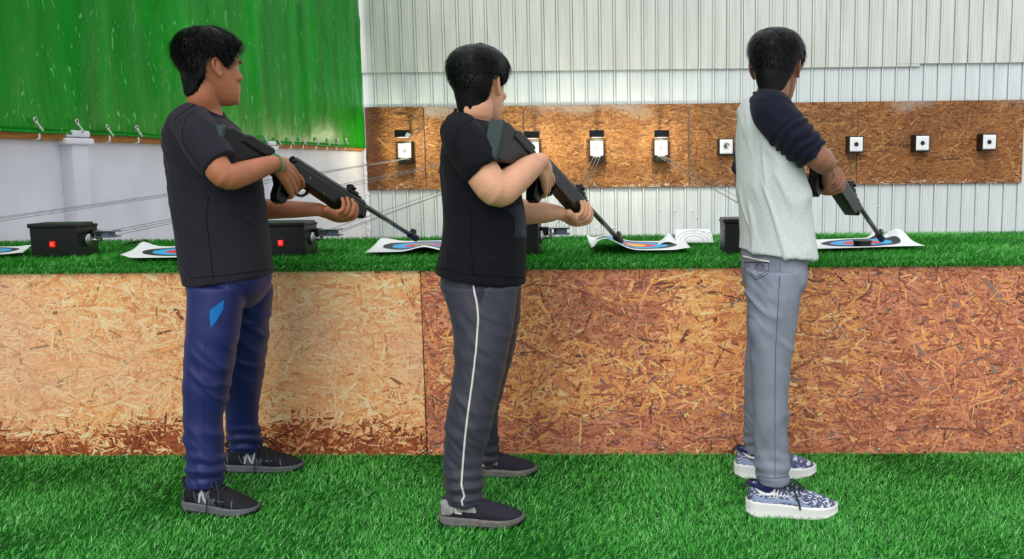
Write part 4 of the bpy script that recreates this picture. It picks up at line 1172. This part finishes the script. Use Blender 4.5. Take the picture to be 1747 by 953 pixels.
        for k in range(4):
            s = .42 + .05 * k; z = tab(tops, s)[0]; lace([pt(s, -.026, z - .012), pt(s + .01, 0, z + .005), pt(s + .02, .026, z - .014)], .003)
        z = tab(tops, .42)[0]
        lace([pt(.44, 0, z + .008), pt(.50, -.03, z - .004), pt(.55, -.050, z - .04), pt(.57, -.054, .034)], .003)
        lace([pt(.44, 0, z + .008), pt(.52, .0, z + .012), pt(.62, .0, z - .012), pt(.66, -.01, z - .03)], .003)
        lace([pt(.46, 0, z + .004), pt(.54, -.02, z + .006), pt(.62, -.025, z - .02)], .003)
        mb = MB(); mb.tube([pt(.03, 0, .112), pt(-.03, -.01, .098), pt(-.045, -.015, .088)], .005, n=8); sub('heel_pull', mb.mesh('heel_pull', [M['lace']]), up, root)
    return up

def hand_right(mb, R):
    """a hand closed round the pistol grip, given in the rifle's own axes (x to muzzle, -y this side)"""
    w = Vector((0.222, -0.054, -0.060))
    T = lambda p, r: mb.tube([R @ Vector(q) for q in p], r, n=12, sub=5)
    kn = [(0.338, -0.034, -0.050), (0.343, -0.036, -0.074), (0.340, -0.035, -0.097), (0.331, -0.033, -0.118)]
    st = [(0.236, -0.050, -0.045), (0.234, -0.053, -0.058), (0.233, -0.052, -0.068), (0.233, -0.048, -0.078)]
    for k, s in zip(kn, st): T([s, (Vector(s) + Vector(k)) / 2 + Vector((0, -0.005, 0)), k], [0.0165, 0.0155, 0.0105])
    T([kn[0], (0.368, -0.033, -0.056), (0.392, -0.022, -0.066), (0.404, -0.008, -0.072)], [0.0102, 0.0092, 0.0082, 0.0072])
    T([kn[1], (0.368, -0.026, -0.083), (0.370, 0.000, -0.088), (0.354, 0.022, -0.090)], [0.0108, 0.0098, 0.0088, 0.0078])
    T([kn[2], (0.364, -0.026, -0.106), (0.366, 0.000, -0.110), (0.350, 0.022, -0.112)], [0.0105, 0.0094, 0.0085, 0.0075])
    T([kn[3], (0.352, -0.025, -0.126), (0.355, -0.002, -0.130), (0.342, 0.018, -0.131)], [0.0095, 0.0084, 0.0076, 0.0068])
    T([(0.242, -0.046, -0.050), (0.268, -0.034, -0.030), (0.296, -0.016, -0.026), (0.312, 0.010, -0.028), (0.322, 0.026, -0.038)], [0.015, 0.0145, 0.0115, 0.0100, 0.0085])
    return R @ w
def hand_left(mb, R, hx):
    """a hand cradling the fore-end from below, fingertips up on this side"""
    w = Vector((hx - 0.075, 0.022, -0.100))
    T = lambda p, r: mb.tube([R @ Vector(q) for q in p], r, n=12, sub=5)
    xs = [0.048, 0.024, 0.000, -0.022]; ln = [0.92, 1.0, 0.95, 0.80]; rr = [0.0098, 0.0102, 0.0098, 0.0088]
    for i in range(4):
        k = Vector((hx + xs[i], -0.020 - 0.004 * (i < 2), -0.088))
        T([(hx - 0.062 - 0.003 * i, 0.022 - 0.012 * i, -0.100), (hx - 0.01 + xs[i] * 0.5, 0.004 - 0.006 * i, -0.099), k], [0.0165, 0.0165, 0.0115])
        l = ln[i]
        T([k, k + Vector((0.006, -0.020 * l, 0.012 * l)), k + Vector((0.004, -0.0245 * l, 0.042 * l)), k + Vector((-0.004, -0.016 * l, 0.066 * l))], [rr[i] * 1.08, rr[i], rr[i] * 0.92, rr[i] * 0.8])
    T([(hx - 0.058, 0.024, -0.096), (hx - 0.03, 0.034, -0.082), (hx + 0.002, 0.038, -0.060), (hx + 0.026, 0.036, -0.040)], [0.0165, 0.0145, 0.0115, 0.0092])
    return R @ w

def person(sp, i):
    Yc, phi = sp['Y'], math.radians(sp['phi'])
    R = RM[i]
    near, far = SHOE_G[2 * i], SHOE_G[2 * i + 1]
    nm = near[0].lerp(near[1], 0.25); fm = far[0].lerp(far[1], 0.25)
    root = thing('person', sp['label'], 'person', ((nm.x + fm.x) / 2, (nm.y + fm.y) / 2, 0.0))
    # --- head frame
    h = sp['head']
    c = P(h['px'][0], h['px'][1], h['Y'])
    Rh = Matrix.Rotation(math.radians(h['yaw']), 4, 'Z') @ Matrix.Rotation(math.radians(h['nod']), 4, 'Y') @ Matrix.Rotation(math.radians(h.get('roll', 0)), 4, 'X')
    Hm = Matrix.Translation(c) @ Rh @ Matrix.Scale(h['s'], 4) @ Matrix.Translation((0, 0, -0.122))
    # --- body: one continuous surface
    b = MB()
    head_geo(b, Hm)
    rows = dense(sp['torso'], 3)
    b.loft([ring(q[0], q[1], q[2], q[3], Yc, q[4], phi, 0.022) for q in rows[3:-6]])
    nb = P(*sp['neck'], Yc)
    nr = sp.get('neck_r', 0.050)
    b.tube([Hm @ Vector((-0.022, 0, 0.085)), Hm @ Vector((-0.026, 0, 0.035)), nb.lerp(Hm @ Vector((-0.026, 0, 0.03)), 0.35), nb + Vector((0, 0, -0.02)), nb + Vector((0, 0, -0.09))], [nr, nr, nr * 1.02, nr * 1.12, nr * 1.15], n=20)
    Yn0, Yf0 = Yc - sp['hip'], Yc + sp['hip']
    def leg_rows(L, Y0, Y1):
        y0, y1 = L[0][0], L[-1][0]
        return [(q[1], q[2], q[0], Y0 + (Y1 - Y0) * (q[0] - y0) / (y1 - y0), t) for t, q in enumerate(dense(L, 4))]
    def leg_ring(q, inset=0.0):
        pb, pf = P(q[0], q[2], q[3]), P(q[1], q[2], q[3]); w = (pf.x - pb.x) / 2
        return ring(q[0], q[2], q[1], q[2], q[3], min(w * 0.98, 0.086), 0.0, inset, 32, 2.1)
    nl = leg_rows(sp['near'], Yn0, nm.y); fr = leg_rows(sp['far'], Yf0, fm.y)
    for L, (g0, g1) in ((nl, near), (fr, far)):
        b.loft([leg_ring(q, 0.026) for k, q in enumerate(L)])
        an = sum((Vector(v) for v in leg_ring(L[-1])), Vector()) / 32
        d = g1 - g0
        b.tube([an + Vector((0, 0, 0.03)), Vector((g0.lerp(g1, 0.24).x, g0.lerp(g1, 0.24).y, 0.06)), g0 + d * 0.45 + Vector((0, 0, 0.045)), g0 + d * 0.8 + Vector((0, 0, 0.036))], [0.028, 0.026, 0.024, 0.018], n=14)
    b.loft([ring(q[0], q[1], q[2], q[3], Yc, q[4], phi, 0.028) for q in dense(sp['pelvis'], 3)])
    socks = []
    for L, (g0, g1) in ((nl, near), (fr, far)):
        an = sum((Vector(v) for v in leg_ring(L[-1])), Vector()) / 32; ft = g0.lerp(g1, 0.22)
        q = MB(); q.tube([an + Vector((0, 0, 0.03)), Vector((ft.x, ft.y, 0.102)), Vector((ft.x, ft.y, 0.078))], [0.040, 0.035, 0.029], n=20); socks.append(q)
    wr = hand_right(b, R); wl = hand_left(b, R, sp['hx'])
    ra = [P(*q[:3]) for q in sp['rarm']]; la = [P(*q[:3]) for q in sp['larm']]
    er, el = sp['er'], sp['el']
    fr_ = sp['fore']
    b.tube(ra + [ra[-1].lerp(wr, 0.35) + Vector((0, 0, -0.006)), ra[-1].lerp(wr, 0.75), wr, wr.lerp(R @ Vector((0.30, -0.045, -0.075)), 0.35)], [q[3] for q in sp['rarm']] + [fr_, fr_ * 0.80, 0.0255, 0.022], n=20)
    b.tube(la + [la[-1].lerp(wl, 0.3), la[-1].lerp(wl, 0.75), wl, wl.lerp(R @ Vector((sp['hx'], 0, -0.099)), 0.4)], [q[3] for q in sp['larm']] + [fr_ * 0.95, fr_ * 0.74, 0.0245, 0.021], n=20)
    skin = mat('skin_%d' % i, sp['skin'], 0.5, 0.35, var=0.10, vscale=14, bump=0.06, bscale=260, sss=0.12)
    bm_ = remesh(b, 'body', 0.0034, 5, 0.5, [skin])
    obj('body', bm_, root)
    # --- face and hair
    hair = obj('hair', hair_mesh(Hm, 50 + i, 7000, sp.get('nape', 0), sp.get('spike', 0.2)), root)
    for sy in (-1, 1):
        e = MB(); e.ell(Hm @ Vector((0.071, sy * 0.032, 0.118)), (0.0118,) * 3, n=16); eo = obj('eye', e.mesh('eye', [M['eye_white']]), root)
        e = MB(); q = Hm @ Vector((0.0805, sy * 0.033, 0.1175)); e.ell(q, (0.0035,) * 3, n=12); sub('iris', e.mesh('iris', [M['iris']]), eo, root)
        e = MB(); e.tube([Hm @ Vector(p) for p in ((0.0985, sy * 0.014, 0.138), (0.0955, sy * 0.032, 0.1435), (0.080, sy * 0.051, 0.138))], [0.003, 0.0035, 0.002], n=8); obj('eyebrow', e.mesh('eyebrow', [M['hair']]), root)
    # --- trousers
    t = MB()
    t.loft([ring(q[0], q[1], q[2], q[3], Yc, q[4], phi, 0.004) for q in dense(sp['pelvis'], 3)])
    for L in (nl, fr): t.loft([leg_ring(q, 0.0) for q in L])
    tm = remesh(t, 'trousers', 0.006, 5, 0.5, [sp['trouser_mat']])
    zh = [leg_ring(nl[-1])[0].z, leg_ring(fr[-1])[0].z]; Ym = (nm.y + fm.y) / 2
    bn = sp['bunch']
    def extra(p):
        z0 = zh[0] if p.y < Ym else zh[1]
        u = p.z - z0
        if u < 0.02: return 0.0
        return bn * math.exp(-((u - 0.045) / 0.06) ** 2) * math.sin(u * 150 + 4 * noise.noise(Vector((p.x * 9, p.y * 9, p.z * 5 + i)))) + 0.2 * bn * math.exp(-((u - 0.42) / 0.10) ** 2) * math.sin(u * 85 + p.x * 40 + 3 * noise.noise(p * 7))
    displace(tm, folds(sp['tr_amp'], (15, 4, 4), sp.get('tr_rot', 0.75), 3.0 + i, extra))
    tr = obj('trousers', tm, root); 
    ttree = BVHTree.FromPolygons([v.co + root.matrix_basis.translation for v in tm.vertices], [tuple(p.vertices) for p in tm.polygons])
    for q in socks: obj('sock', q.mesh('sock', [M[sp['sock']]]), root)
    # --- top
    s = MB()
    s.loft([ring(q[0], q[1], q[2], q[3], Yc, q[4], phi) for q in rows])
    sl = [[(P(*q[:3]), q[3]) for q in sp[k]] for k in ('rsleeve', 'lsleeve')]
    if not sp.get('raglan'):
        for L in sl: s.tube([q[0] for q in L], [q[1] for q in L], n=26, round_caps=False)
    name = sp['top_name']
    sm = remesh(s, name, 0.005, 4, 0.5, [sp['top_mat']])
    displace(sm, folds(sp['sh_amp'], (15, 4, 3.5), sp.get('sh_rot', 0.6), 9.0 + i))
    top = obj(name, sm, root)
    if sp.get('raglan'):
        for L in sl:
            q = MB(); q.tube([a[0] for a in L], [a[1] for a in L], n=28, round_caps=False)
            q.ell(L[0][0], (0.05, 0.05, 0.03))
            m = remesh(q, 'sleeve', 0.0045, 4, 0.5, [M['raglan_navy']])
            ax_ = (L[-1][0] - L[1][0]).normalized(); o_ = L[1][0]
            def ex(p, ax_=ax_, o_=o_):
                u = (p - o_).dot(ax_); return 0.0035 * smooth((u - 0.04) / 0.06) * math.sin(u * 210 + 4 * noise.noise(p * 14))
            displace(m, folds(0.004, (16, 5, 5), 0.9, 30, ex))
            so = obj('sleeve', m, root); so['label'] = 'navy raglan sleeve pushed above the elbow'
    stree = BVHTree.FromPolygons([v.co + root.matrix_basis.translation for v in sm.vertices], [tuple(p.vertices) for p in sm.polygons])
    # collar band
    cr = [ring(q[0], q[1], q[2], q[3], Yc, q[4], phi, 0.002) for q in rows[:1]][0]
    cb_ = MB(); cb_.tube(cr + [cr[0], cr[1]], 0.006, n=8, sub=1); sub('collar', cb_.mesh('collar', [M['raglan_navy'] if sp.get('raglan') else sp['top_mat']]), top, root)
    for k in (0, 1): shoe(root, *SHOE_G[2 * i + k], sp['shoe'], i)
    return dict(root=root, tr=tr, ttree=ttree, top=top, stree=stree, R=R, wr=wr, wl=wl, Hm=Hm, elb=ra[-1])

SPEC = [
 dict(label='boy with black hair in charcoal t-shirt and navy track pants, holding an air rifle', Y=3.18, phi=4, hip=0.085, hx=0.615,
      head=dict(px=(357, 112), Y=3.17, yaw=46, nod=2, s=1.02), neck=(350, 190), skin=lin(176, 112, 80), spike=0.35,
      torso=[(334, 171, 380, 200, .062), (322, 175, 389, 209, .10), (306, 186, 400, 219, .14), (295, 204, 408, 231, .158), (290, 232, 420, 250, .16), (290, 265, 432, 276, .155), (293, 300, 441, 303, .15), (298, 340, 446, 335, .145), (303, 380, 450, 375, .145), (309, 420, 456, 415, .148), (316, 455, 460, 448, .158), (322, 484, 463, 468, .164)],
      pelvis=[(325, 440, 452, 440, .14), (322, 478, 461, 470, .152), (322, 494, 457, 490, .140), (326, 510, 445, 510, .10), (334, 525, 430, 525, .06)],
      near=[(486, 322, 419), (500, 322, 417), (540, 321, 410), (575, 320, 405), (620, 317, 397), (660, 315, 391), (700, 315, 381), (740, 317, 377), (780, 319, 379), (805, 320, 380), (826, 322, 379)],
      far=[(486, 368, 461), (500, 368, 461), (540, 370, 458), (600, 370, 453), (650, 372, 446), (690, 384, 441), (720, 387, 439), (745, 389, 445), (768, 394, 447)],
      rarm=[(328, 215, 3.04, .046), (352, 255, 2.97, .046), (383, 300, 2.945, .041)], larm=[(340, 210, 3.32, .045), (390, 290, 3.37, .043), (424, 356, 3.42, .037)], er=.04, el=.036, fore=.040,
      rsleeve=[(326, 205, 3.06, .060), (343, 236, 3.0, .068), (363, 268, 2.965, .065), (376, 282, 2.955, .060)], lsleeve=[(340, 208, 3.31, .06), (375, 262, 3.35, .06), (395, 296, 3.37, .056)],
      top_name='t_shirt', top_mat=M['tee_charcoal'], sh_amp=.006, trouser_mat=M['track_navy'], tr_amp=.0055, bunch=.006, shoe='sneaker', sock='shoe_black'),
 dict(label='boy in black t-shirt and dark grey track pants with white piping, holding an air rifle', Y=3.08, phi=14, hip=0.085, hx=0.645,
      head=dict(px=(817, 143), Y=3.07, yaw=67, nod=2, s=1.0), neck=(805, 200), skin=lin(222, 166, 134), spike=0.12, neck_r=0.056, nape=-.006,
      torso=[(776, 187, 838, 206, .068), (768, 194, 846, 214, .11), (758, 210, 856, 226, .15), (755, 240, 868, 250, .168), (753, 275, 878, 280, .17), (753, 310, 886, 312, .168), (755, 345, 892, 345, .165), (756, 385, 898, 380, .165), (752, 420, 898, 418, .168), (747, 445, 897, 450, .174), (742, 464, 896, 482, .178)],
      pelvis=[(756, 440, 886, 440, .145), (750, 475, 889, 478, .16), (752, 492, 886, 492, .150), (760, 510, 872, 510, .11), (772, 528, 858, 528, .06)],
      near=[(486, 752, 884), (500, 757, 882), (545, 770, 879), (595, 775, 869), (650, 772, 858), (690, 763, 848), (735, 759, 838), (778, 758, 825), (830, 759, 823), (858, 762, 823)],
      far=[(486, 797, 890), (500, 800, 889), (545, 800, 886), (600, 800, 877), (650, 802, 863), (700, 806, 850), (740, 812, 849), (775, 815, 852), (798, 818, 851)],
      rarm=[(785, 230, 2.95, .055), (812, 275, 2.89, .056), (846, 324, 2.87, .053)], larm=[(815, 225, 3.24, .05), (850, 292, 3.28, .05), (864, 361, 3.30, .044)], er=.05, el=.044, fore=.050,
      rsleeve=[(783, 220, 2.97, .062), (798, 246, 2.91, .072), (819, 275, 2.88, .071), (828, 287, 2.875, .067)], lsleeve=[(815, 222, 3.22, .06), (840, 270, 3.26, .062), (850, 296, 3.28, .06)],
      top_name='t_shirt', top_mat=M['tee_black'], sh_amp=.006, trouser_mat=M['track_grey'], tr_amp=.0055, bunch=.006, shoe='slip_on', sock='shoe_slip'),
 dict(label='boy in grey and navy raglan top, grey jeans and white-soled shoes, holding an air rifle', Y=3.08, phi=26, hip=0.075, hx=0.405,
      head=dict(px=(1324, 113), Y=3.08, yaw=68, nod=6, s=0.97), neck=(1311, 172), skin=lin(148, 100, 80), spike=0.15,
      torso=[(1289, 158, 1331, 177, .058), (1281, 166, 1342, 186, .10), (1271, 178, 1350, 197, .135), (1264, 203, 1356, 216, .15), (1261, 240, 1358, 243, .15), (1261, 280, 1363, 282, .145), (1262, 320, 1373, 320, .142), (1264, 360, 1380, 358, .14), (1267, 400, 1385, 399, .148), (1265, 427, 1388, 438, .156)],
      pelvis=[(1272, 410, 1368, 410, .13), (1269, 440, 1371, 440, .14), (1270, 475, 1369, 475, .152), (1273, 495, 1362, 495, .130), (1280, 515, 1346, 515, .08)],
      near=[(460, 1270, 1371), (496, 1272, 1366), (546, 1276, 1359), (612, 1280, 1350), (672, 1284, 1346), (720, 1286, 1345), (770, 1288, 1345), (800, 1290, 1346), (824, 1293, 1346)],
      far=[(470, 1275, 1362), (520, 1274, 1356), (586, 1273, 1345), (647, 1270, 1335), (723, 1269, 1328), (770, 1269, 1322)],
      rarm=[(1328, 205, 2.97, .045), (1365, 243, 2.935, .044), (1403, 275, 2.93, .038)], larm=[(1300, 208, 3.22, .036), (1279, 258, 3.28, .036), (1270, 315, 3.31, .035)], er=.038, el=.035, fore=.036,
      rsleeve=[(1306, 172, 3.05, .048), (1318, 190, 2.985, .066), (1345, 224, 2.945, .066), (1374, 252, 2.932, .060), (1388, 265, 2.93, .055)], lsleeve=[(1302, 178, 3.14, .04), (1298, 204, 3.21, .048), (1280, 250, 3.27, .05), (1269, 298, 3.30, .044)],
      top_name='raglan_top', top_mat=M['raglan_grey'], sh_amp=.008, sh_rot=0.25, trouser_mat=M['denim'], tr_amp=.006, bunch=.003, shoe='runner', sock='sock', raglan=True),
]
PE = [person(sp, i) for i, sp in enumerate(SPEC)]

# details of the clothes
a = PE[0]
mb = strip(a['ttree'], [(382, 511), (381, 525), (371, 545)], [(358, 529), (358, 545), (360, 559)], 12, 5)
sub('blue_insert', mb.mesh('blue_insert', [M['blue_patch']]), a['tr'], a['root'])
mb = line_on(a['ttree'], [(383, 484), (382, 505), (378, 530), (371, 548)], 0.0012)
line_on(a['ttree'], [(352, 565), (346, 640), (346, 720), (350, 790)], 0.001, mb=mb)
sub('side_seam', mb.mesh('side_seam', [M['track_navy']]), a['tr'], a['root'])
# bead bracelet round the right wrist
w = a['wr']; t = (w - a['elb']).normalized(); u = t.orthogonal().normalized(); v = t.cross(u); c = w - t * 0.004
mb = MB()
for k in range(30):
    g = 2 * math.pi * k / 30; mb.ell(c + (u * math.cos(g) + v * math.sin(g)) * 0.0305, (0.0036,) * 3, n=8)
mb.tube([c + (u * math.cos(g) + v * math.sin(g)) * 0.030 for g in np.linspace(0, 2 * math.pi, 30)], 0.002, n=6, sub=1)
obj('bracelet', mb.mesh('bracelet', [M['bead_green']]), a['root'])

a = PE[1]
mb = line_on(a['ttree'], [(807, 482), (809, 496), (814, 518), (816, 545), (812, 600), (806, 650), (799, 700), (793, 750), (789, 800), (787, 828), (790, 836), (792, 848), (787, 855), (789, 861)], 0.0034, 50, 0.001)
sub('piping', mb.mesh('piping', [M['piping']]), a['tr'], a['root'])
mb = strip(a['ttree'], [(812, 484), (813, 500), (818, 517)], [(829, 484), (825, 503), (819, 519)], 10, 4)
sub('pocket', mb.mesh('pocket', [M['dark_seam']]), a['tr'], a['root'])
mb = strip(a['stree'], [(864, 358), (880, 374), (876, 404)], [(890, 348), (896, 374), (898, 405)], 14, 5)
sub('chest_print', mb.mesh('chest_print', [M['print_blue']]), a['top'], a['root'])

a = PE[2]
mb = line_on(a['ttree'], [(1269, 437), (1290, 442), (1312, 446)], 0.0035, 14, 0.001)
sub('belt_trim', mb.mesh('belt_trim', [M['piping']]), a['tr'], a['root'])
mb = line_on(a['ttree'], [(1270, 446), (1272, 462), (1290, 477), (1311, 466), (1312, 448), (1270, 447)], 0.0009, 40, 0.0005)
line_on(a['ttree'], [(1272, 458), (1290, 473), (1309, 462)], 0.0007, 20, 0.0005, mb)
for R_ in (9, 6):
    line_on(a['ttree'], [(1296 + R_ * math.cos(t), 456 + R_ * 0.75 * math.sin(t)) for t in np.linspace(0, 6.28, 14)], 0.0007, 24, 0.0005, mb)
line_on(a['ttree'], [(1290, 452), (1296, 458), (1302, 452)], 0.0008, 8, 0.0005, mb)
sub('back_pocket', mb.mesh('back_pocket', [M['dark_seam']]), a['tr'], a['root'])
M['denim_seam'] = mat('denim_seam', lin(88, 92, 108), 0.9, 0.1)
mb = line_on(a['ttree'], [(1331, 448), (1330, 470), (1327, 530), (1323, 600), (1322, 680), (1322, 760), (1322, 815)], 0.0011, 50, 0.0003)
line_on(a['ttree'], [(1292, 812), (1320, 816), (1346, 812)], 0.0012, 16, 0.0003, mb)
sub('side_seam', mb.mesh('side_seam', [M['denim_seam']]), a['tr'], a['root'])

M['seam_black'] = mat('black_seam', lin(14, 13, 17), 0.9, 0.1)
a = PE[0]
for nm, pts in (('sleeve_hem', [(352, 286), (372, 280), (400, 262)]), ('armhole_seam', [(331, 190), (318, 200), (311, 222), (313, 244), (325, 262), (340, 282)]), ('side_seam', [(356, 335), (352, 370), (358, 420), (364, 474)]), ('hem_stitch', [(324, 474), (390, 469), (460, 459)]), ('yoke_seam', [(333, 178), (318, 187), (296, 205)])):
    mb = line_on(a['stree'], pts, 0.0012, 40, 0.0); sub(nm, mb.mesh(nm, [M['seam_black']]), a['top'], a['root'])
a = PE[1]
for nm, pts in (('sleeve_hem', [(797, 290), (825, 278), (853, 279)]), ('side_seam', [(802, 350), (804, 400), (806, 470)]), ('hem_stitch', [(746, 456), (800, 468), (893, 474)]), ('armhole_seam', [(812, 200), (785, 215), (776, 245), (785, 275)])):
    mb = line_on(a['stree'], pts, 0.0011, 40, 0.0); sub(nm, mb.mesh(nm, [M['seam_black']]), a['top'], a['root'])
